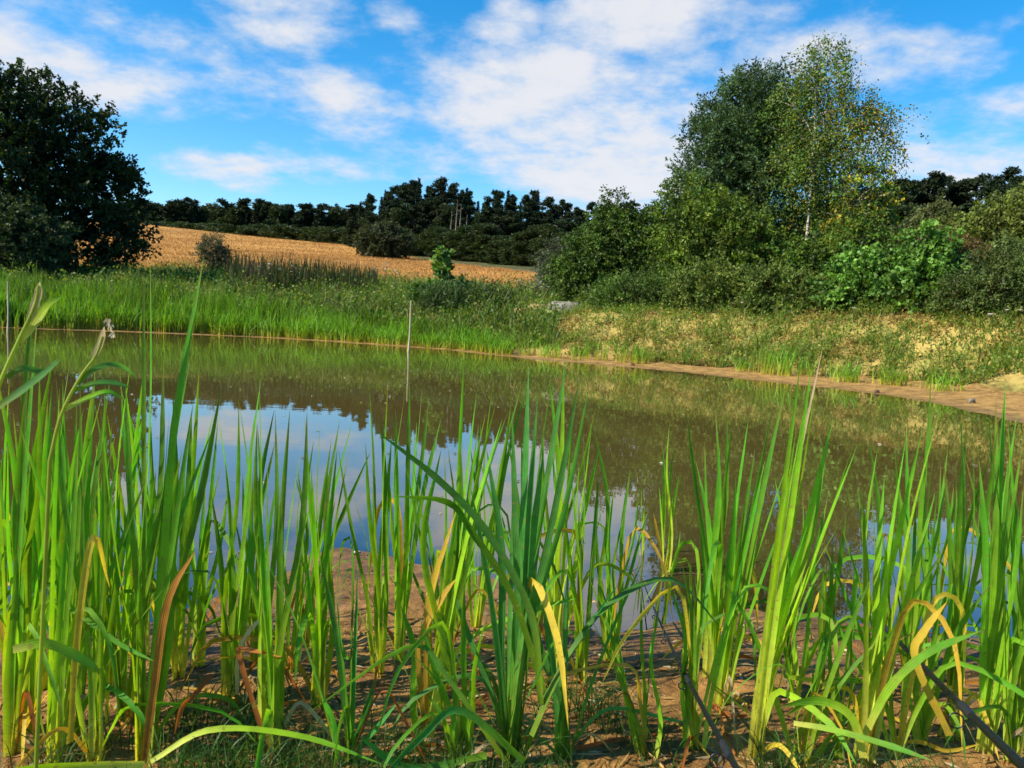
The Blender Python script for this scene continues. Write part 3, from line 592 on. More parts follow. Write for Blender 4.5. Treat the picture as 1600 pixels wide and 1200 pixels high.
weeds('bank_weeds', 'green weeds growing in patches over the sandy bank', Pg, 0.32*np.clip(1+.9*fnoise(Pg, .7, 44), .3, 2.0), [(0.09, 0.11, 0.03)], [(0.15, 0.29, 0.035), (0.12, 0.25, 0.03), (0.25, 0.32, 0.05)], 0.009, 2, .45, extra_leaf=30000, lcol=[(0.14, 0.27, 0.035), (0.10, 0.21, 0.028), (0.22, 0.30, 0.045), (0.32, 0.31, 0.06)], lsize=0.065)
weeds('dry_weeds', 'low yellow and reddish dry weeds on the sandy bank', Pd, 0.17, [(0.24, 0.17, 0.05)], [(0.40, 0.30, 0.07), (0.32, 0.18, 0.06), (0.26, 0.26, 0.05)], 0.009, 2, .5, extra_leaf=22000, lcol=[(0.30, 0.25, 0.06), (0.26, 0.15, 0.06), (0.20, 0.21, 0.04), (0.42, 0.33, 0.10)], lsize=0.06)
xs = rng.uniform(905, 1720, 5200); Ds = np.interp(xs, [900, 1000, 1200, 1400, 1720], [27.8, 25.4, 22.9, 22.0, 20.6])+rng.uniform(0, 2.4, 5200)
P = np.array([tuple(at(x, 480, d_))[:2] for x, d_ in zip(xs, Ds)])
weeds('undergrowth', 'leafy green undergrowth along the foot of the shrubs', P, 0.85*(.75+.35*fnoise(P, .5, 35)), [(0.05, 0.07, 0.02)], [(0.07, 0.12, 0.02), (0.09, 0.14, 0.025)], 0.012, 2, .25, cat='undergrowth', extra_leaf=42000, lcol=[(0.07, 0.125, 0.018), (0.095, 0.15, 0.022), (0.055, 0.095, 0.016), (0.12, 0.14, 0.03)], lsize=0.095)
# reed belt: front plants one by one, the rest as a mass
GB = [(0.56, 0.42, 0.06), (0.48, 0.46, 0.06), (0.40, 0.42, 0.05)]; GT = [(0.14, 0.36, 0.018), (0.19, 0.41, 0.022), (0.10, 0.27, 0.018)]
def tuft_mesh(i, n=9, h=1.0, wd=0.012, spread=.05, lean=.16, mat=None, name='cattail_tuft'):
    B = np.column_stack([rng.normal(size=(n, 2))*spread, np.full(n, -0.03)]); H = h*rng.uniform(.6, 1.1, n)
    V, Q, cc = blades(B, H, rng.normal(size=(n, 2))*lean*h, np.full(n, wd), np.array(GB)[rng.integers(0, 3, n)]*rng.uniform(.8, 1.2, (n, 1)), np.array(GT)[rng.integers(0, 3, n)]*rng.uniform(.8, 1.25, (n, 1)), 3, 0.2)
    return mesh(name, V, Q, M_BLADE, cc)
tufts = [tuft_mesh(i) for i in range(7)]; small_tufts = [tuft_mesh(i, 13, 1.0, 0.013, .11, .2) for i in range(5)]
def along(px0, px1, n, d0, d1):
    S = np.array([(at(x, 540, 1).x, 0) for x in (0,)]); out = []
    fx = np.array(far_shore); ppx = np.array([0,110,200,300,400,500,560,640,700,760,840,900,980,1060,1130,1200,1300,1400,1480,1550,1620])
    for x in np.linspace(px0, px1, n):
        xx = x+rng.uniform(-.5, .5)*(px1-px0)/n; q = np.array([np.interp(xx, ppx, fx[:, 0]), np.interp(xx, ppx, fx[:, 1])]); v = q/np.linalg.norm(q); out.append(q+v*rng.uniform(d0, d1))
    return np.array(out)
def place(meshes, name, q, h, label, cat, group, sw=1.0):
    o = obj(name, meshes[int(rng.integers(len(meshes)))]); o.location = (q[0], q[1], hz(q[0], q[1])); o.scale = (sw, sw, h); o.rotation_euler = (0, 0, rng.uniform(0, 6.28))
    return tag(o, label, cat, group)
for k, q in enumerate(along(-60, 790, 170, 0.25, 0.95)):
    part = ['below the large dark tree', 'below the small grey willow bush', 'below the dark bulrush bed', 'left of the pale stick', 'below the poplar sapling'][0 if k < 55 else 1 if k < 82 else 2 if k < 118 else 3 if k < 139 else 4]
    place(tufts, 'cattail', q, rng.uniform(.65, 1.15)*np.interp(q[0]/q[1], [-.4, -.15], [1.0, .72]), 'slender cattail in the front row of the far reeds, '+part, 'cattail', 'front row of the far reeds, '+part)
P = along(-160, 800, 10500, 0.45, 5.2)
dd = shore_dist(P); n = len(P); Hh = np.where(dd < 1.2, 0.75, 1.0)*(0.88+0.36*fnoise(P, .45, 33))
m = np.interp(P[:, 0]/P[:, 1], [-.75, -.36, -.22, -.1, .02], [1.0, .95, .72, .55, .42]); keep = (rng.uniform(0, 1, n) < .45+.55*m) & (dd < np.interp(P[:, 0]/P[:, 1], [-.75, -.36, -.15, 0], [3.8, 3.4, 2.8, 2.0])) & (fnoise(P, .8, 36) > -.55); P = P[keep]; Hh = Hh[keep]*m[keep]; n = len(P); z = height(P); tint = np.clip(.95+.5*fnoise(P, .5, 45)-.12*(dd[keep]-1.2), .4, 1.25)[:, None]
V, Q, cc = blades(np.column_stack([P, z-.03]), np.clip(Hh*1.35*rng.uniform(.7, 1.15, n), .4, 1.75), rng.normal(size=(n, 2))*.16, rng.uniform(.010, .019, n), np.array(GB)[rng.integers(0, 3, n)]*rng.uniform(.55, 1.0, (n, 1)), np.array(GT)[rng.integers(0, 3, n)]*rng.uniform(.7, 1.1, (n, 1))*tint, 3, .2)
V2, Q2, cc2 = blades(np.column_stack([P+rng.normal(size=P.shape)*.07, z-.03]), np.clip(Hh*1.3*rng.uniform(.6, 1.1, n), .4, 1.7), rng.normal(size=(n, 2))*.2, rng.uniform(.010, .018, n), np.array(GB)[rng.integers(0, 3, n)]*rng.uniform(.55, 1.0, (n, 1)), np.array(GT)[rng.integers(0, 3, n)]*rng.uniform(.7, 1.1, (n, 1))*tint, 3, .2)
tag(obj('reeds', mesh('reeds', np.concatenate([V, V2]), np.concatenate([Q, Q2+len(V)]), M_BLADE, np.concatenate([cc, cc2]))), 'dense belt of green cattails along the far shore', 'reeds', kind='stuff')
# dark bulrush bed
P = np.array([(at(x, 430, D).x, at(x, 430, D).y) for x, D in zip(rng.uniform(355, 590, 1500), rng.uniform(33, 38.5, 1500))]); 
weeds('bulrushes', 'bed of tall dark bulrushes in front of the stubble field', P, 1.75*np.interp(P[:, 0]/P[:, 1], [-.36, -.27, -.17], [1.0, 1.0, .75]), [(0.05, 0.07, 0.02)], [(0.035, 0.06, 0.018), (0.045, 0.07, 0.02), (0.07, 0.06, 0.025)], 0.022, 3, .08, cat='bulrushes')
tz_ = lambda x: 'below the flat boulder' if x < 900 else 'below the willow shrub' if x < 1020 else 'below the birch' if x < 1260 else 'below the left poplar sapling' if x < 1370 else 'below the tallest poplar sapling'
for (x, dd0, h, k) in [(820,.5,.55,3),(850,.5,.5,3),(880,.6,.45,3),(915,.6,.5,3),(950,.7,.55,3),(985,.7,.6,3),(1010,.8,.5,2),(1175,1.5,.4,3),(1205,1.6,.75,4),(1230,1.6,.8,4),(1250,1.5,.6,3),(1325,1.4,.5,4),(1335,1.5,.45,3),(1392,1.9,.5,4),(1412,1.9,.35,2),(1455,2.0,.4,2),(1482,2.2,.4,3)]:
    for j in range(k):
        q = along(x-8, x+8, 1, dd0, dd0+.5)[0]
        place(small_tufts, 'cattail_tuft', q+rng.normal(size=2)*.12, h*rng.uniform(.7, 1.15)*(1.25 if x < 1020 else 1), 'short bright cattail tuft on the far beach, '+tz_(x), 'cattail', 'cattail tufts on the far beach, '+tz_(x), .8)
# umbel flowers
def umbel(q, h, label, group, petals, n=5):
    z = hz(q[0], q[1]); o = empty('wild_flower', (q[0], q[1], z), label, 'flower', group); mb = MB()
    for k in range(n):
        a = rng.uniform(0, 6.28); r = rng.uniform(.05, .28); tip = np.array([r*math.cos(a), r*math.sin(a), h*rng.uniform(.75, 1.05)])
        mb.add(*tube(np.array([[0, 0, -.02], tip*np.array([.3, .3, .5]), tip]), np.array([.008, .006, .004]), 4)); w_ = rng.uniform(.05, .09)
        an = np.arange(8)*math.pi/4; ring = np.stack([np.cos(an)*w_, np.sin(an)*w_, .012+.012*rng.uniform(-1, 1, 8)], 1)+tip
        V = np.concatenate([ring, ring*[1, 1, 1]-np.array([0, 0, .03])+(tip-ring)*[.6, .6, 0]]); Qs = [[i, (i+1) % 8, 8+(i+1) % 8, 8+i] for i in range(8)]+[[0, 1, 2, 3], [3, 4, 7, 0], [4, 5, 6, 7]]
        obj('flower_head', mesh('flower_head', V, np.array(Qs), petals), o)
    obj('stem', mb.mesh('flower_stem', M_TWIG), o)
for (x, D_) in [(430,35),(440,34.5),(452,34),(462,35),(405,36),(415,34),(590,38),(600,37),(620,36.5)]:
    umbel(gD(x, D_), rng.uniform(.9, 1.4), 'white umbel flower beside the dark bulrush bed', 'white umbels by the bulrushes', M_PETAL)
for (x, D_) in [(372,37),(380,36.5),(360,37)]:
    umbel(gD(x, D_), rng.uniform(1.5, 1.8), 'yellow flower head above the weeds at the bulrush bed', 'yellow flowers by the bulrushes', M_YPETAL)
for (x, D_) in [(812,32),(822,32),(832,31),(845,31),(852,30.5),(838,30)]:
    umbel(gD(x, D_), rng.uniform(.8, 1.1), 'pale fluffy flower head at the corner of the stubble field', 'pale flowers at the field corner', M_PETAL)
for (x, D_) in [(1138,23.4),(1158,23.2),(1212,22.6),(1238,22.4),(1335,21.8),(1555,20.6),(1575,20.8),(1215,23)]:
    umbel(gD(x, D_), rng.uniform(.25, .4), 'small white flower at the top of the sandy bank', 'white flowers on the bank', M_PETAL, 2)
# stones
def stone(px, D_, sx, sy, sz, label, mat, seed):
    q = gD(px, D_); import bmesh
    bm = bmesh.new(); bmesh.ops.create_icosphere(bm, subdivisions=3, radius=1)
    P = np.array([v.co[:] for v in bm.verts]); nn = fnoise(P, .55, seed)*.22+fnoise(P, 1.8, seed+1)*.06
    for v, k in zip(bm.verts, nn): v.co = Vector((v.co.x*(1+k)*sx, v.co.y*(1+k)*sy, max(-.3, min(.72, v.co.z*(1+k)))*sz))
    me = bpy.data.meshes.new('stone'); bm.to_mesh(me); bm.free(); me.materials.append(mat)
    for p in me.polygons: p.use_smooth = True
    o = obj('stone', me); o.location = (q[0], q[1], q[2]+.05*sz); return tag(o, label, 'stone')
stone(885, 26.6, .62, .4, .42, 'flat pale grey boulder at the top of the bank', M_STONE, 40)
stone(920, 26.4, .24, .2, .22, 'small grey stone right of the flat boulder', M_STONE, 43)
stone(843, 27, .34, .3, .34, 'sandy yellow rock left of the flat boulder', M_SANDSTONE, 46)
stone(817, 27.2, .3, .3, .26, 'brown sandy clod beside the dark willow mound', M_SANDSTONE, 49)
stone(1270, 3.15, .035, .03, .09, 'black clod behind the leaning bright cattail fan', M_CLOD, 55)
# sticks in the water
def stick(px, py_top, px_b, py_b, label, r=.022):
    b = on_z(px_b, py_b, 0.0); D_ = math.hypot(b.x, b.y); tp = at(px, py_top, D_)
    o = empty('wooden_stick', b, label, 'stick'); mb = MB(); d = np.array(tp-b); tt = np.linspace(-.12, 1, 7)[:, None]
    mb.add(*tube(d*tt+np.column_stack([.01*np.sin(tt*5), 0*tt, 0*tt]), r*(1.1-.25*tt[:, 0]), 7)); obj('shaft', mb.mesh('stick_shaft', M_STICK), o)
    mb = MB(); mb.add(*tube(np.array([d*.998, d*1.004]), np.array([r*.86, r*.3]), 7)); obj('cut_end', mb.mesh('stick_end', M_STICK), o)
stick(643, 470, 638, 549, 'pale upright wooden stick in the water near the far shore', .026)
stick(13, 440, 12, 520, 'pale upright stick before the reeds at the frame edge', .022)

# ------------------------------------------------------------------ the near cattails, leaf by leaf
def catmull(P, n):
    P = np.asarray(P, float); P = np.concatenate([[2*P[0]-P[1]], P, [2*P[-1]-P[-2]]]); m = len(P)-3; out = []
    for u in np.linspace(0, m-1e-6, n):
        i = int(u); s = u-i; a, b, c, d = P[i:i+4]
        out.append(.5*((2*b)+(-a+c)*s+(2*a-5*b+4*c-d)*s*s+(-a+3*b-3*c+d)*s**3))
    return np.array(out)
BASEC = np.array([0.52, 0.54, 0.08]); MIDC = np.array([0.23, 0.43, 0.018]); TOPC = np.array([0.095, 0.30, 0.018]); TIPC = np.array([0.30, 0.20, 0.06])
BLUEC = np.array([0.070, 0.26, 0.045]); DRYC = np.array([0.45, 0.17, 0.03]); YELC = np.array([0.60, 0.42, 0.04]); PALEC = np.array([0.55, 0.42, 0.24])
def leaf_mesh(path, W, tone='green', n=13, twist=None, facing=None, base_w=1.0):
    pts = catmull(path, n); T = np.linspace(0, 1, n); tan = unit(np.gradient(pts, axis=0))
    toc = unit(np.array(CAM)-pts.mean(0)); a = rng.normal()*.75 if facing is None else facing
    side0 = unit(np.cross(tan, toc)); nor0 = np.cross(side0, tan); tw = rng.normal()*.5 if twist is None else twist
    an = (a+tw*T)[:, None]; side = side0*np.cos(an)+nor0*np.sin(an); nor = np.cross(side, tan)
    wv = W*(1+.05*rng.normal(size=n))*np.where(T < .66, (.8*base_w+(1-.8*base_w)*np.minimum(1, T/.35)), np.clip(1-(np.maximum(T-.66, 0)/.34)**1.9, .015, 1))
    V = np.stack([pts-side*wv[:, None], pts-nor*(wv*.28)[:, None], pts+side*wv[:, None]], 1).reshape(-1, 3)
    i = np.arange(n-1)[:, None]*3; j = np.arange(2)[None]; Q = np.stack([i+j, i+j+1, i+3+j+1, i+3+j], -1).reshape(-1, 4)
    if tone == 'green':
        yb = rng.uniform(.18, .38); col = np.array([BASEC*(1-sstep(t_, .02, yb))+sstep(t_, .02, yb)*(MIDC*(1-sstep(t_, yb, .8))+TOPC*sstep(t_, yb, .8)) for t_ in T]); tipk = rng.uniform(0, .9); col[-1] = col[-1]*(1-tipk)+TIPC*tipk; col[-2] = col[-2]*(1-tipk*.4)+TIPC*tipk*.4
    elif tone == 'bright':
        col = np.array([BASEC*1.1*(1-sstep(t_, .1, .55))+sstep(t_, .1, .55)*(np.array([.32, .52, .015])*(1-sstep(t_, .5, 1))+TOPC*1.3*sstep(t_, .5, 1)) for t_ in T])
    elif tone == 'blue':
        col = np.array([MIDC*.75*(1-sstep(t_, .0, .45))+BLUEC*sstep(t_, .0, .45) for t_ in T])
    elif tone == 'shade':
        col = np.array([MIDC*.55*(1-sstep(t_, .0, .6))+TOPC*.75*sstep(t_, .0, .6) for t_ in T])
    else:
        cdry = {'dry': DRYC, 'yellow': YELC, 'pale': PALEC}[tone]; col = np.array([cdry*(.7+.5*t_) for t_ in T])
    col = col*rng.uniform(.85, 1.15)
    return mesh('leaf', V, Q, M_CAT, np.repeat(col, 3, 0), True, {'across': np.tile([0, .5, 1], n), 'along': np.repeat(T, 3)})
def ground_ray(px, py):         # where the ray through a pixel meets the near bank
    d = np.array(ray(px, py)); k = .3*1.012**np.arange(420); P = np.array(CAM)+d*k[:, None]
    zz = np.interp(np.arange(420), np.arange(0, 420, 4), height(P[::4, :2]))
    i = int(np.argmax(P[:, 2] <= np.maximum(zz, -.03))); return Vector(P[i])
near_cache = {}
def hz_fast(x, y):
    key = (round(x, 2), round(y, 2))
    if key not in near_cache: near_cache[key] = hz(*key)
    return near_cache[key]
def plant(label, bx, by, tips, tone='green', W=.0085, depth=.10, group='cattails on the near shore', name='cattail', bow=.5, base=None, dry=1, stemr=.010):
    b = base if base is not None else ground_ray(bx, by); D_ = math.hypot(b.x, b.y)
    o = empty(name, b, label, 'cattail' if name == 'cattail' else name.split('_')[-1], group); bn = np.array(b)
    for k, tp in enumerate(tips):
        tn = tone; ww = W*rng.uniform(.8, 1.15); bend = bow
        if len(tp) > 2: tn = tp[2]
        if len(tp) > 3: ww = W*tp[3]
        e = np.array(at(tp[0], tp[1], D_+rng.uniform(-depth, depth)))
        s = bn+np.array([rng.normal()*stemr, rng.normal()*stemr, -.025]); v = e-s
        m1 = s+v*.33; m1[:2] -= v[:2]*.33*bend*.6; m2 = s+v*.68; m2[:2] -= v[:2]*.68*bend*.28
        sg = rng.normal(size=3)*.008; sg[2] = 0
        l = obj('leaf', leaf_mesh([s, m1+sg, m2-sg, e], ww, tn, base_w=1.25), o); l.matrix_parent_inverse = Matrix.Translation(-b)
        if tn in ('dry', 'yellow', 'pale'): l['label'] = {'dry': 'withered orange brown leaf', 'yellow': 'yellowed leaf', 'pale': 'bleached dry leaf'}[tn]
    xs_ = [tp[0] for tp in tips]; ys_ = [tp[1] for tp in tips]
    if by > 920:
        for k in range(2):      # younger leaves between the tall ones
            tips2 = (bx+(xs_[k % len(xs_)]-bx)*rng.uniform(.3, 1.5)+rng.normal()*14, ys_[k % len(ys_)]+rng.uniform(20, 230)); e = np.array(at(*tips2, D_+rng.uniform(-depth, depth)*1.4))
            s_ = bn+np.array([rng.normal()*stemr, rng.normal()*stemr, -.025]); v = e-s_; l = obj('leaf', leaf_mesh([s_, s_+v*.35-np.array([v[0], v[1], 0])*.12, s_+v*.7-np.array([v[0], v[1], 0])*.08, e], W*rng.uniform(.6, 1.0), tone), o); l.matrix_parent_inverse = Matrix.Translation(-b)
        for k in range(int(rng.integers(1, 4))):      # leaves bent over or kinked
            a = rng.uniform(0, 6.28); h = rng.uniform(.14, .5); r1 = rng.uniform(.04, .12); r2 = r1+rng.uniform(.10, .32); dv = np.array([math.cos(a), math.sin(a), 0])
            p1 = bn+dv*r1*.4+np.array([0, 0, h*.6]); p2 = bn+dv*r1+np.array([0, 0, h]); p3 = bn+dv*(r1+r2)*.6+np.array([0, 0, h*rng.uniform(.75, 1.0)]); p4 = bn+dv*r2+np.array([0, 0, h*rng.uniform(.25, .8)])
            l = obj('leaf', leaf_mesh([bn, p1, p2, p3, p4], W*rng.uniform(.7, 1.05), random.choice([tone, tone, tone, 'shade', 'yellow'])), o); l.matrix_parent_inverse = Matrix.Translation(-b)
    for k in range(dry):        # a withered outer leaf folded to the ground
        a = rng.uniform(0, 6.28); r = rng.uniform(.10, .26); h = rng.uniform(.06, .2)
        p1 = bn+np.array([math.cos(a)*r*.35, math.sin(a)*r*.35, h]); p2 = bn+np.array([math.cos(a)*r, math.sin(a)*r, 0]); p2[2] = hz_fast(p2[0], p2[1])+.012
        l = obj('leaf', leaf_mesh([bn, p1, (p1+p2)/2+np.array([0, 0, .02]), p2], W*.7, random.choice(['dry', 'dry', 'pale', 'yellow'])), o); l.matrix_parent_inverse = Matrix.Translation(-b); l['label'] = 'withered leaf folded to the mud'
    return o
def bent(o, pts, Ds, W, tone, label=None, facing=None):   # one arching leaf given by the points it passes
    P = [np.array(at(x, y, d)) for (x, y), d in zip(pts, Ds)]
    l = obj('leaf', leaf_mesh(P, W, tone, n=17, facing=facing, twist=.3), o); l.matrix_parent_inverse = Matrix.Translation(-o.location)
    if label: l['label'] = label
    return l
PL = [
 ('tall cattail clump whose two highest leaves reach the far reeds', 225, 1192, [(235,388,'green',1.25),(319,398,'green',1.35),(297,560),(347,600),(265,640),(196,600),(333,668),(158,640),(255,560),(285,700)]),
 ('crowded cattail at the lower left corner of the picture', 25, 1185, [(58,405),(40,610),(12,700),(62,575),(85,548),(-20,600),(100,640),(30,760)]),
 ('cattail between the corner clump and the tallest clump', 110, 1165, [(125,600),(150,560),(172,590),(98,592),(140,700),(80,660),(190,690)]),
 ('leafy cattail behind the crowded corner clump', 60, 1080, [(30,600),(75,620),(110,560),(50,680),(95,700),(20,640),(130,640)]),
 ('cattail with shaded leaves just left of the tallest clump', 165, 1090, [(175,660),(205,560),(228,552),(150,690),(190,740),(240,660),(130,720)]),
 ('cattail at the left frame edge growing at the waterline', 0, 1010, [(-20,640),(15,590),(40,640),(5,700),(60,690)]),
 ('slim cattail at the waterline behind the left crowd', 120, 1000, [(90,640),(120,620),(145,600),(165,640),(105,700),(180,680)]),
 ('cattail with dark upright leaves right behind the tallest clump', 275, 1060, [(250,640),(270,610),(300,640),(312,565),(335,640),(290,700),(345,730)]),
 ('narrow cattail standing before the mud spit, left one of three', 368, 1090, [(340,640),(373,625),(396,655),(408,590),(352,720),(385,700),(430,690),(330,770)]),
 ('stout cattail before the mud spit, middle one of three', 424, 1190, [(405,592),(430,640),(453,638),(418,720),(470,700),(395,740),(480,640),(440,760)]),
 ('slender cattail before the mud spit, right one of three', 497, 1105, [(476,650),(531,655),(512,720),(546,700),(486,730),(527,700),(500,660)]),
 ('cattail right of the mud spit with leaves spreading left', 590, 1060, [(528,698),(577,600),(606,598),(571,690),(612,680),(633,612),(595,650),(550,770)]),
 ('cattail close right of the spreading one by the mud spit', 628, 1035, [(618,640),(640,600),(660,605),(670,622),(690,650),(651,660),(605,720)]),
 ('cattail with a pale yellow stem base before the mud', 664, 1165, [(560,888,'bright'),(626,945,'green',1.2),(664,940,'bright',1.2),(722,760),(785,655),(700,820),(690,700)], 'bright'),
 ('cattail at the water edge behind the yellow stemmed one', 703, 1010, [(725,560),(745,612),(760,642),(776,626),(720,690),(700,700),(795,640),(738,720)]),
 ('second cattail at the water edge behind the broad leaved clump', 745, 985, [(770,600),(752,650),(800,620),(815,600),(735,700),(785,700),(828,590)]),
 ('broad blue green leaved clump in the middle foreground', 800, 1195, [(826,572,'blue',1.1),(861,592,'blue'),(886,560,'blue'),(906,590,'blue'),(921,602,'blue'),(760,700,'blue'),(800,640,'blue'),(735,760,'blue'),(850,700,'blue'),(972,905,'blue',1.2),(930,955,'blue'),(700,900,'blue'),(660,945,'blue'),(840,620,'blue')], 'blue', .0082),
 ('cattail just right behind the broad leaved clump', 868, 1050, [(858,590),(881,560),(895,642),(862,700),(925,660),(936,700),(845,680),(905,720)], 'bright'),
 ('upright cattail at the waterline with an orange base', 948, 1035, [(926,662),(960,760),(985,732),(1000,758),(946,745),(976,800),(930,790),(1012,800)]),
 ('young cattail between orange based one and the broad leaved clump', 905, 1070, [(890,720),(912,680),(935,740),(898,800),(950,760),(880,790)]),
 ('lone cattail standing in the shallow water', 1040, 905, [(1036,702),(1046,660),(1061,742),(1021,800,'yellow'),(1063,832,'green'),(1030,760),(1052,700)], 'bright', .0085),
 ('tiny sprout in the shallow water left of the lone cattail', 1003, 878, [(1002,760),(1007,790),(998,810)], 'bright', .007),
 ('short bright yellow green sprout cluster on the mud', 1078, 1045, [(1076,890),(1086,900),(1100,905),(1095,945),(1070,930),(1108,930)], 'bright', .0085),
 ('dense cattail at the water edge left of the leaning fan', 1112, 1065, [(1072,640),(1101,690),(1118,640),(1136,642),(1087,720),(1146,652),(1125,700),(1160,720)]),
 ('dense cattail touching the leaning fan on its left side', 1128, 1100, [(1170,650),(1206,640),(1226,610),(1180,700),(1241,692),(1150,740),(1195,720),(1165,780)]),
 ('bright yellow green cattail fan leaning to the right', 1178, 1190, [(1286,540,'pale',.55),(1280,560,'bright'),(1236,602,'bright'),(1256,640,'bright'),(1268,572,'bright'),(1342,690,'bright'),(1331,702,'bright'),(1302,652,'bright'),(1245,702,'bright'),(1226,742,'bright'),(1312,762,'bright'),(1290,720,'bright'),(1262,820,'bright'),(1322,800,'bright')], 'bright', .0078),
 ('thin single cattail before the black clod', 1284, 1075, [(1262,940),(1301,842),(1322,800),(1290,880)]),
 ('cattail with a thick yellow base right of the leaning fan', 1352, 1195, [(1371,700),(1441,672),(1396,800),(1352,872),(1471,632),(1416,682),(1340,760),(1382,745)], 'bright'),
 ('cattail crossed by the second fishing rod', 1418, 1095, [(1416,660),(1431,780),(1461,612),(1456,572),(1481,700),(1501,722),(1400,740),(1445,700)]),
 ('cattail right of the second fishing rod with arching leaf', 1484, 1160, [(1501,640),(1511,660),(1521,692),(1531,780),(1475,720),(1550,700),(1495,760),(1560,660)]),
 ('tall cattail before the right edge of the frame', 1542, 1185, [(1571,600),(1556,622),(1578,700),(1530,720),(1600,752),(1545,780),(1590,640)]),
 ('cattail at the right frame edge', 1596, 1150, [(1592,800),(1610,640),(1580,720),(1630,700),(1605,760),(1575,790)]),
 ('cattail at the water edge seen behind the rods', 1450, 1040, [(1440,780),(1470,720),(1490,760),(1430,820),(1505,800),(1460,690)]),
 ('small cattail at the right water edge', 1555, 1045, [(1540,800),(1565,760),(1585,790),(1530,840),(1600,820)]),
]
for (bx, by, n_, lo, hi, sp, lab) in [
  (45,1150,8,560,760,55,'dense cattail third from the lower left corner'),(85,1195,7,600,800,60,'cattail cut by the lower frame edge beside the corner clump'),(150,1195,8,570,760,60,'cattail cut by the lower frame edge next to the tallest clump'),
  (195,1130,7,560,760,50,'shaded cattail just behind the tallest clump'),(20,1075,7,580,740,50,'dark cattail hugging the left frame edge'),(95,1045,6,590,740,45,'cattail of the back row in the left crowd, second from the edge'),
  (215,1030,7,570,740,50,'cattail of the back row in the left crowd, third from the edge'),(255,1000,6,580,760,40,'thin cattail at the water edge where the left crowd ends'),(310,1040,6,600,760,45,'thin cattail between the left crowd and the three before the spit'),
  (395,1030,6,610,760,45,'back cattail between left and middle of the three before the spit'),(455,1050,6,640,780,45,'back cattail between middle and right of the three before the spit'),(480,1010,5,640,780,35,'small back cattail at the root of the mud spit'),
  (690,1060,6,640,800,50,'cattail between the yellow stemmed one and the broad clump'),(830,1010,6,600,760,50,'cattail in the water right behind the broad clump'),
  
  (1240,1100,4,720,860,50,'cattail behind the foot of the leaning fan'),(1380,1060,4,660,820,50,'cattail behind the thick yellow based one'),(1400,1190,4,760,900,60,'low cattail at the lower frame edge under the second rod'),
  (1570,1100,4,600,780,45,'cattail of the back row next to the right edge'),
  (1580,1195,4,640,820,50,'cattail filling the lower right corner'),]:
    PL.append((lab, bx, by, [(bx+8+rng.normal()*sp, rng.uniform(lo, hi)) for _ in range(n_)], 'green', .0066))
for (bx, by, lab) in [(545,1195,'low young cattail at the lower frame edge left of the yellow stem'),(720,1195,'low cattail at the left foot of the broad clump'),
   (880,1190,'low cattail at the right foot of the broad clump'),(1010,1190,'low cattail at the lower frame edge left of the first rod'),(1085,1170,'low cattail beside the first rod'),(1250,1195,'low cattail at the right foot of the leaning fan'),(1310,1180,'low cattail left of the thick yellow based one'),(1440,1170,'low cattail under the second rod')]:
    PL.append((lab, bx, by, [(bx+rng.normal()*75, rng.uniform(by-330, by-90)) for _ in range(7)], random.choice(['green', 'blue', 'green']), .0062))
made = {}
for row in PL:
    lab, bx, by, tips = row[:4]
    made[lab[:22]] = plant(lab, bx, by, tips, row[4] if len(row) > 4 else 'green', row[5] if len(row) > 5 else .0070, dry=0 if by < 920 else 1)
def pick(s): return next(v for k, v in made.items() if k.startswith(s[:22]))
o = pick('broad blue green leaved clump')
bent(o, [(845,1100),(830,960),(760,830),(680,745),(586,672)], [1.72,1.72,1.7,1.68,1.66], .0085, 'blue', 'long leaf arching to the left', .2)
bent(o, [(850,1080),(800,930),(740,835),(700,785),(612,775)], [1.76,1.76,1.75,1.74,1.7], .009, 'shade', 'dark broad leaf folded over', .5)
bent(o, [(830,1150),(880,1040),(950,945),(1050,905),(1130,985)], [1.7,1.75,1.85,1.95,2.0], .009, 'blue', None, .6)
bent(o, [(760,1180),(640,1200),(560,1150)], [1.68,1.66,1.64], .009, 'blue', None, .2)
bent(o, [(820,1190),(720,1110),(660,1150),(600,1210)], [1.66,1.64,1.62,1.6], .009, 'blue', None, .3)
bent(o, [(790,1190),(700,1060),(640,1010),(480,1115)], [1.68,1.7,1.72,1.7], .010, 'blue', None, .9)
o = pick('cattail with a pale yellow stem'); 
bent(o, [(664,1130),(668,1000),(672,930),(712,800)], [1.86,1.86,1.86,1.86], .009, 'yellow', 'yellow leaf slanting up to the right', .2)
bent(o, [(664,1140),(655,1010),(690,935),(712,905)], [1.85]*4, .008, 'yellow', 'yellow leaf slanting up to the right', .3)
bent(o, [(664,1150),(720,1010),(830,955),(900,935)], [1.86,1.88,1.9,1.9], .007, 'bright', None, .2)
o = pick('tall cattail clump whose two')
bent(o, [(225,1190),(240,1080),(262,940),(305,860)], [1.78]*4, .008, 'dry', 'orange brown withered leaf', .1)
bent(o, [(225,1195),(90,1200),(-20,1210)], [1.72]*3, .010, 'bright', None, .3)
bent(o, [(235,1190),(330,1140),(470,1150),(600,1195)], [1.70,1.69,1.67,1.64], .0062, 'bright', 'long pale leaf lying across the grass', .2)
o = pick('cattail between the corner clump')
bent(o, [(110,1160),(120,1000),(145,840),(172,920)], [1.82]*4, .007, 'yellow', 'yellowed leaf', .1)
bent(o, [(20,1015),(70,1005),(120,1025),(158,1048)], [1.6]*4, .009, 'green', None, .2)
o = pick('stout cattail before the mud')
bent(o, [(424,1185),(375,1030),(385,1015),(445,1028)], [1.8,1.86,1.86,1.82], .006, 'dry', 'folded orange dry leaf', .2)
bent(o, [(370,1085),(375,1010),(415,962),(428,985)], [1.95]*4, .005, 'pale', 'bleached leaf hooked over', .2)
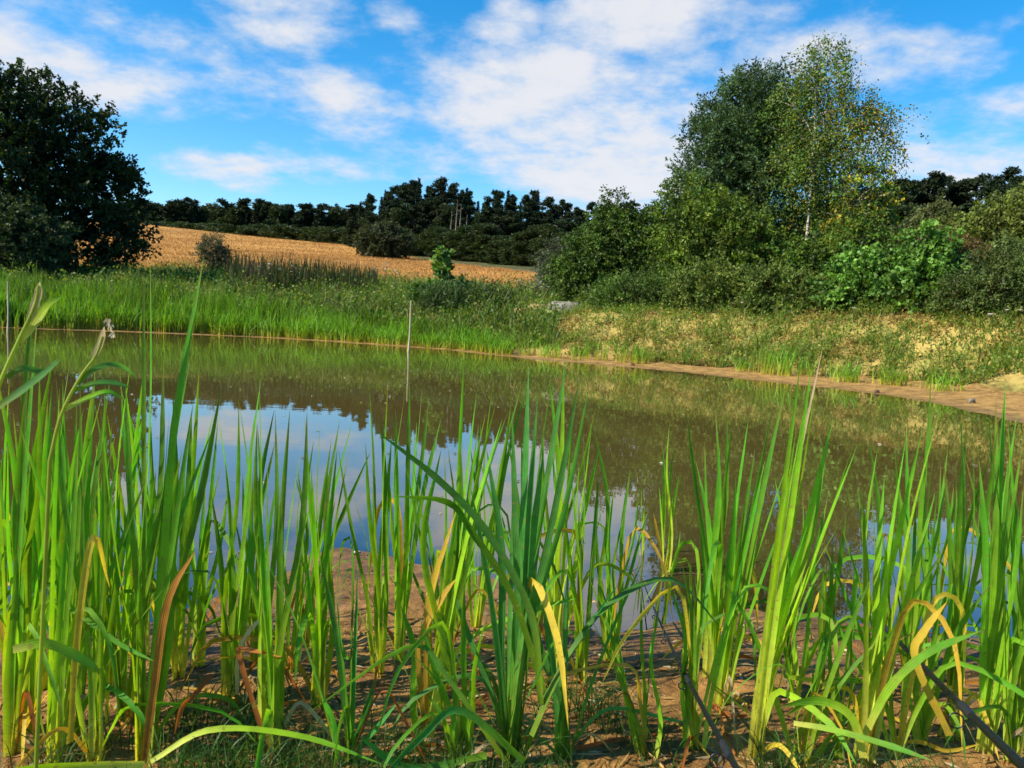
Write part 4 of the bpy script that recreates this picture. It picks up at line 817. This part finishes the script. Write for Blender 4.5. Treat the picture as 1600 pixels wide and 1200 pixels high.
bent(o, [(330,1055),(300,1090),(285,1105),(272,1150)], [1.9,1.87,1.85,1.8], .006, 'dry', 'orange dry leaf hanging down', .2)
o = pick('cattail with a thick yellow base')
bent(o, [(1352,1160),(1320,1110),(1270,1095),(1225,1120)], [1.72,1.74,1.76,1.78], .007, 'bright', None, .5)
bent(o, [(1350,1150),(1390,1075),(1450,1020),(1535,985)], [1.75,1.75,1.75,1.72], .0085, 'green', 'leaf bent out to the right', .2)
bent(o, [(1350,1185),(1330,1120),(1280,1095),(1215,1105)], [1.72,1.72,1.74,1.76], .010, 'green', None, .4)
bent(o, [(1240,1130),(1300,1140),(1390,1165),(1460,1190)], [1.72,1.70,1.67,1.64], .0062, 'green', None, .2)
o = pick('cattail right of the second fishing')
bent(o, [(1484,1150),(1430,1030),(1445,985),(1480,940)], [1.8]*4, .008, 'yellow', 'reddish yellow leaf', .2)
o = pick('thin single cattail before the')
bent(o, [(1284,1065),(1262,1062),(1230,1057),(1225,1055)], [2.1]*4, .006, 'bright', None, .2)
bent(o, [(1284,1070),(1320,1060),(1345,1065),(1290,1060)], [2.1]*4, .006, 'bright', None, .2)
# common reed stems close on the left
def reed(label, path, leaves_, head=None):
    P = catmull([np.array(at(x, y, d)) for (x, y, d) in path], 14); b = Vector(P[0]); g = ground_ray(path[0][0], 1195)
    P = np.concatenate([[np.array((P[0][0]-.05, P[0][1]+.03, hz_fast(P[0][0]-.05, P[0][1]+.03)-.02))], P]); b = Vector(P[0])
    o = empty('reed', b, label, 'reed', 'reed stems at the left edge'); inv = Matrix.Translation(-b); mb = MB()
    cs = np.linspace(0, 1, len(P))[:, None]; V, Q = tube(P, .0032*(1.1-.6*cs[:, 0]), 6); mb.add(V, Q, np.array([.30, .40, .04])); l = obj('stem', mb.mesh('reed_stem', M_BLADE), o); l.matrix_parent_inverse = inv
    for (pts, wd, tone) in leaves_:
        l = obj('leaf', leaf_mesh([np.array(at(x, y, d)) for (x, y, d) in pts], wd, tone, facing=.4, twist=.4), o); l.matrix_parent_inverse = inv
    if head:
        hp = np.array(at(*head)); n = 40; s = rng.uniform(0, 1, n); q = hp+np.column_stack([.012*s+rng.normal(size=n)*.002, rng.normal(size=n)*.003, -.03*s**1.5])
        L = rng.uniform(.006, .013, n); V, Q, cc = leaves(q, np.column_stack([rng.normal(size=n)*.4, rng.normal(size=n)*.4, -np.ones(n)*.8]), L, L*.16, np.array([[.62, .56, .42]])*rng.uniform(.8, 1.1, (n, 1))); l = obj('seed_head', mesh('seed_head', V, Q, M_STRAW, cc), o); l.matrix_parent_inverse = inv
reed('yellow green reed stem leaning in from the left edge', [(-60,760,1.35),(-5,610,1.35),(30,530,1.35),(54,478,1.35),(60,445,1.35)], [([(30,535,1.35),(55,505,1.35),(75,475,1.37),(96,464,1.4)], .006, 'bright'), ([(45,500,1.35),(58,465,1.35),(62,440,1.35)], .006, 'pale'), ([(10,590,1.35),(35,575,1.35),(70,580,1.36),(90,560,1.36)], .005, 'blue'), ([(-10,640,1.3),(40,605,1.3),(95,562,1.32)], .0055, 'blue')])
reed('reed stem with a drooping white dry tip among the left cattails', [(78,720,1.5),(95,650,1.5),(125,590,1.5),(150,555,1.5),(160,525,1.5)], [([(120,600,1.5),(150,575,1.5),(185,570,1.52),(215,590,1.55)], .005, 'blue'), ([(115,610,1.5),(150,598,1.5),(180,598,1.5),(205,606,1.5)], .005, 'blue'), ([(100,640,1.5),(140,620,1.5),(170,612,1.5),(195,625,1.5)], .005, 'green'), ([(145,560,1.5),(157,535,1.5),(163,510,1.5)], .006, 'pale')], (167,497,1.5))

# ------------------------------------------------------------------ fishing rods
def rod(label, a, b, r0_, r1_, guides):
    A = np.array(a); Bp = np.array(b); d = Bp-A; A0 = A-unit(d)*0.35
    o = empty('fishing_rod', Vector(A0), label, 'fishing rod'); inv = Matrix.Translation(-Vector(A0)); L = np.linalg.norm(Bp-A0); dd = unit(d)
    tt = np.linspace(0, 1, 16)[:, None]; sag = np.column_stack([0*tt, 0*tt, -.03*np.sin(tt*np.pi)])
    axis = A0*(1-tt)+Bp*tt+sag; mb = MB(); mb.add(*tube(axis, r0_*(1-tt[:, 0])+r1_*tt[:, 0], 10)); l = obj('blank', mb.mesh('rod_blank', M_ROD), o); l.matrix_parent_inverse = inv
    s = unit(np.cross(dd, np.array([0, 0, 1]))); dn = unit(np.cross(dd, s)); dn = dn if dn[2] < 0 else -dn; off = unit(dn*.8-s*.6)
    for (f, gr) in guides:
        c = A*(1-f)+Bp*f; c = c+np.array([0, 0, -.03*math.sin(math.pi*(.35+f*(L-.35))/L)]); rr_ = r0_*(1-f)+r1_*f; ctr = c+off*(rr_+gr+.006); an = np.linspace(0, 2*np.pi, 17)
        e2 = np.cross(dd, off); ring = ctr+gr*(np.cos(an)[:, None]*off+np.sin(an)[:, None]*e2); mb = MB(); mb.add(*tube(ring, np.full(17, .0016), 6)); g = obj('guide', mb.mesh('rod_guide', M_GUIDE), o); g.matrix_parent_inverse = inv
        mb = MB()
        for sg in (-1, 1): mb.add(*tube(np.stack([c+dd*sg*.03, ctr-off*gr]), np.array([.0016, .0016]), 5))
        h = obj('guide_foot', mb.mesh('guide_foot', M_GUIDE), g); h.parent = g; h.matrix_parent_inverse = inv
        mb = MB(); mb.add(*tube(np.stack([c-dd*.04, c-dd*.035, c+dd*.035, c+dd*.04]), np.array([rr_*.9, rr_+.0012, rr_+.0012, rr_*.9]), 10)); h = obj('thread_wrap', mb.mesh('thread_wrap', M_WRAP), o); h.matrix_parent_inverse = inv
e1 = ground_ray(1001, 922); rod('black fishing rod with ring guides pointing to the lone cattail', at(1158, 1200, 1.32), Vector((e1.x, e1.y, max(e1.z, 0)+.012)), 0.0068, .0018, [(.06, .013), (.30, .009), (.52, .0065), (.68, .005), (.8, .004)])
e2 = ground_ray(1283, 874); rod('thicker black fishing rod running through the cattails on the right', at(1592, 1180, 1.45), Vector((e2.x, e2.y, max(e2.z, 0)+.012)), .0085, .0022, [(.10, .014), (.38, .010), (.58, .007), (.75, .005)])

# ------------------------------------------------------------------ grass, twigs and scraps on the near mud
n = 26000; a = np.radians(rng.uniform(-38, 38, n)); r = rng.uniform(1.15, 2.5, n); P = np.stack([r*np.sin(a), r*np.cos(a)], 1)
k = (fnoise(P, 1.3, 60)*1.3+(1.92-r)*1.8+rng.normal(size=n)*.2) > .25; P = P[k]; n = len(P); z = height(P)
V, Q, cc = blades(np.column_stack([P, z-.01]), rng.uniform(.03, .17, n), rng.normal(size=(n, 2))*.07, rng.uniform(.0008, .0020, n), np.array([[.06, .075, .02]])*rng.uniform(.6, 1.3, (n, 1)), np.array([[.05, .12, .018]])*rng.uniform(.5, 1.4, (n, 1)), 4, .8)
tag(obj('grass', mesh('grass', V, Q, M_BLADE, cc)), 'fine dark green grass among the cattail stems', 'grass', kind='stuff')
n = 6500; a = np.radians(rng.uniform(-38, 38, n)); r = rng.uniform(1.3, 3.3, n); P = np.stack([r*np.sin(a), r*np.cos(a)], 1); d = shore_dist(P); P = P[(d > .12) & (rng.uniform(0, 1, n) < np.interp(r, [1.3, 2.2, 3.3], [1, .6, .22]))]; n = len(P); z = height(P)
cl = np.array([[.30, .17, .06], [.42, .27, .10], [.16, .09, .04], [.45, .36, .22]])[rng.integers(0, 4, n)]*rng.uniform(.6, 1.1, (n, 1)); L = rng.uniform(.015, .09, n)
V, Q, cc = leaves(np.column_stack([P, z+.004]), np.column_stack([rng.normal(size=(n, 2)), rng.normal(size=n)*.08]), L, np.minimum(L*.12, .004), cl)
tag(obj('plant_litter', mesh('plant_litter', V, Q, M_STRAW, cc)), 'dry brown bits of stalk strewn on the mud', 'litter', kind='stuff')
def twig(label, pts, r):
    P = []
    for (x, y) in pts:
        g = ground_ray(x, y); P.append((g.x, g.y, max(g.z, 0)+r*.8+rng.uniform(0, .008)))
    P = catmull(P, 12); P[:, :2] += rng.normal(size=(12, 2))*r*.5; o = empty('twig', Vector(P[0]), label, 'twig'); mb = MB(); mb.add(*tube(P, np.linspace(r, r*.5, 12), 6)); l = obj('stem', mb.mesh('twig_stem', M_TWIG), o); l.matrix_parent_inverse = Matrix.Translation(-Vector(P[0]))
    mb = MB(); j = P[6]; mb.add(*tube(np.stack([j, j+np.array([.03, .02, .012]), j+np.array([.07, .03, .02])]), np.array([r*.5, r*.4, r*.2]), 5)); l = obj('side_shoot', mb.mesh('twig_shoot', M_TWIG), o); l.matrix_parent_inverse = Matrix.Translation(-Vector(P[0]))
twig('long dark twig lying along the shore behind the leaning fan', [(1130,1012),(1190,990),(1300,985),(1400,992),(1490,1000)], .005)
twig('dark twig on the mud left of the mud spit cattails', [(272,1050),(310,1052),(352,1054)], .005)
twig('crooked twig at the tip of the mud spit', [(550,868),(570,872),(590,885)], .006)
twig('thin twig in the shallows left of the lone cattail', [(960,880),(985,905),(1000,935)], .003)
twig('thin twig in the shallows right of the lone cattail', [(1040,914),(1075,912),(1110,916)], .003)
twig('pale root like twig near the first fishing rod', [(990,1048),(1010,1040),(1026,1030)], .003)
twig('twig lying between the middle clump and the shore', [(880,1020),(905,1035),(940,1058)], .004)
def scrap(px, py, label, s):
    g = ground_ray(px, py); V, Q = tube(np.array([[0, 0, 0], [.3, .1, .25], [.7, .3, .3], [1, .5, .05]])*s, np.array([.05, .3, .25, .03])*s, 6)
    o = obj('shell', mesh('shell', V, Q, M_SHELL, None, True)); o.location = (g.x, g.y, max(g.z, 0)+.003); o.scale = (1, 1, .5); tag(o, label, 'shell')
scrap(966, 1052, 'white shell scrap on the mud left of the first rod', .025); scrap(1028, 1046, 'white shell scrap beside the pale root', .022)
scrap(552, 866, 'white shell scrap at the tip of the mud spit', .03); scrap(1154, 1063, 'tiny white shell scrap left of the leaning fan', .016)
# shells and pebbles on the far beach
for i, (x, y, s) in enumerate([(772, 549, .07), (985, 571, .05), (1366, 612, .05), (1513, 630, .06), (1062, 572, .04)]):
    g = on_z(x, y, .03); V, Q = tube(np.array([[0, 0, 0], [.3, .1, .4], [.8, .1, .4], [1.1, .2, 0]])*s*2, np.array([.1, .6, .5, .1])*s, 7)
    o = obj('pebble', mesh('pebble', V, Q, [M_CLOD, M_TWIG, M_TWIG, M_STONE, M_TWIG][i], None, True)); o.location = (g.x, g.y, hz(g.x, g.y)); tag(o, ['dark clod on the far beach below the willow mound', 'dark bit of wood on the far beach', 'small dark pebble on the wide part of the far beach', 'pale pebble at the right end of the far beach', 'tiny dark pebble on the far beach below the sand lump'][i], 'pebble')

for i in range(34):
    x, y = rng.uniform(20, 1580), rng.uniform(1000, 1190); g = ground_ray(x, y); a = rng.uniform(0, 6.28); L_ = rng.uniform(.10, .30); pts = []
    for k in range(4):
        u = k/3-.5; q = np.array([g.x+math.cos(a)*L_*u+rng.normal()*.008, g.y+math.sin(a)*L_*u+rng.normal()*.008]); pts.append((q[0], q[1], max(hz_fast(q[0], q[1]), 0)+.008+abs(rng.normal())*.012))
    tone = ['dry', 'pale', 'dry', 'yellow'][i % 4]
    o = obj('dead_leaf', leaf_mesh(pts, rng.uniform(.003, .006), tone, facing=rng.normal()*.4)); tag(o, {'dry': 'withered orange brown cattail leaf lying on the near mud', 'pale': 'bleached straw coloured leaf lying on the near mud', 'yellow': 'yellowed cattail leaf lying on the near mud'}[tone], 'dead leaf', {'dry': 'brown leaves on the mud', 'pale': 'bleached leaves on the mud', 'yellow': 'yellow leaves on the mud'}[tone])
P = ground_pts(200, None, -30, -.25, -38, 38, 3.2, 22); n = len(P); L = rng.uniform(.012, .05, n)
V, Q, cc = leaves(np.column_stack([P, np.full(n, .004)]), np.column_stack([rng.normal(size=(n, 2)), np.zeros(n)]), L, L*.3, np.array([[.45, .36, .2], [.45, .42, .32], [.12, .10, .04], [.2, .22, .06]])[rng.integers(0, 4, n)])
V[:, 2] = np.clip(V[:, 2], .003, .012)
tag(obj('floating_debris', mesh('floating_debris', V, Q, M_STRAW, cc)), 'tiny bits of leaf and fluff floating on the pond', 'debris', kind='stuff')
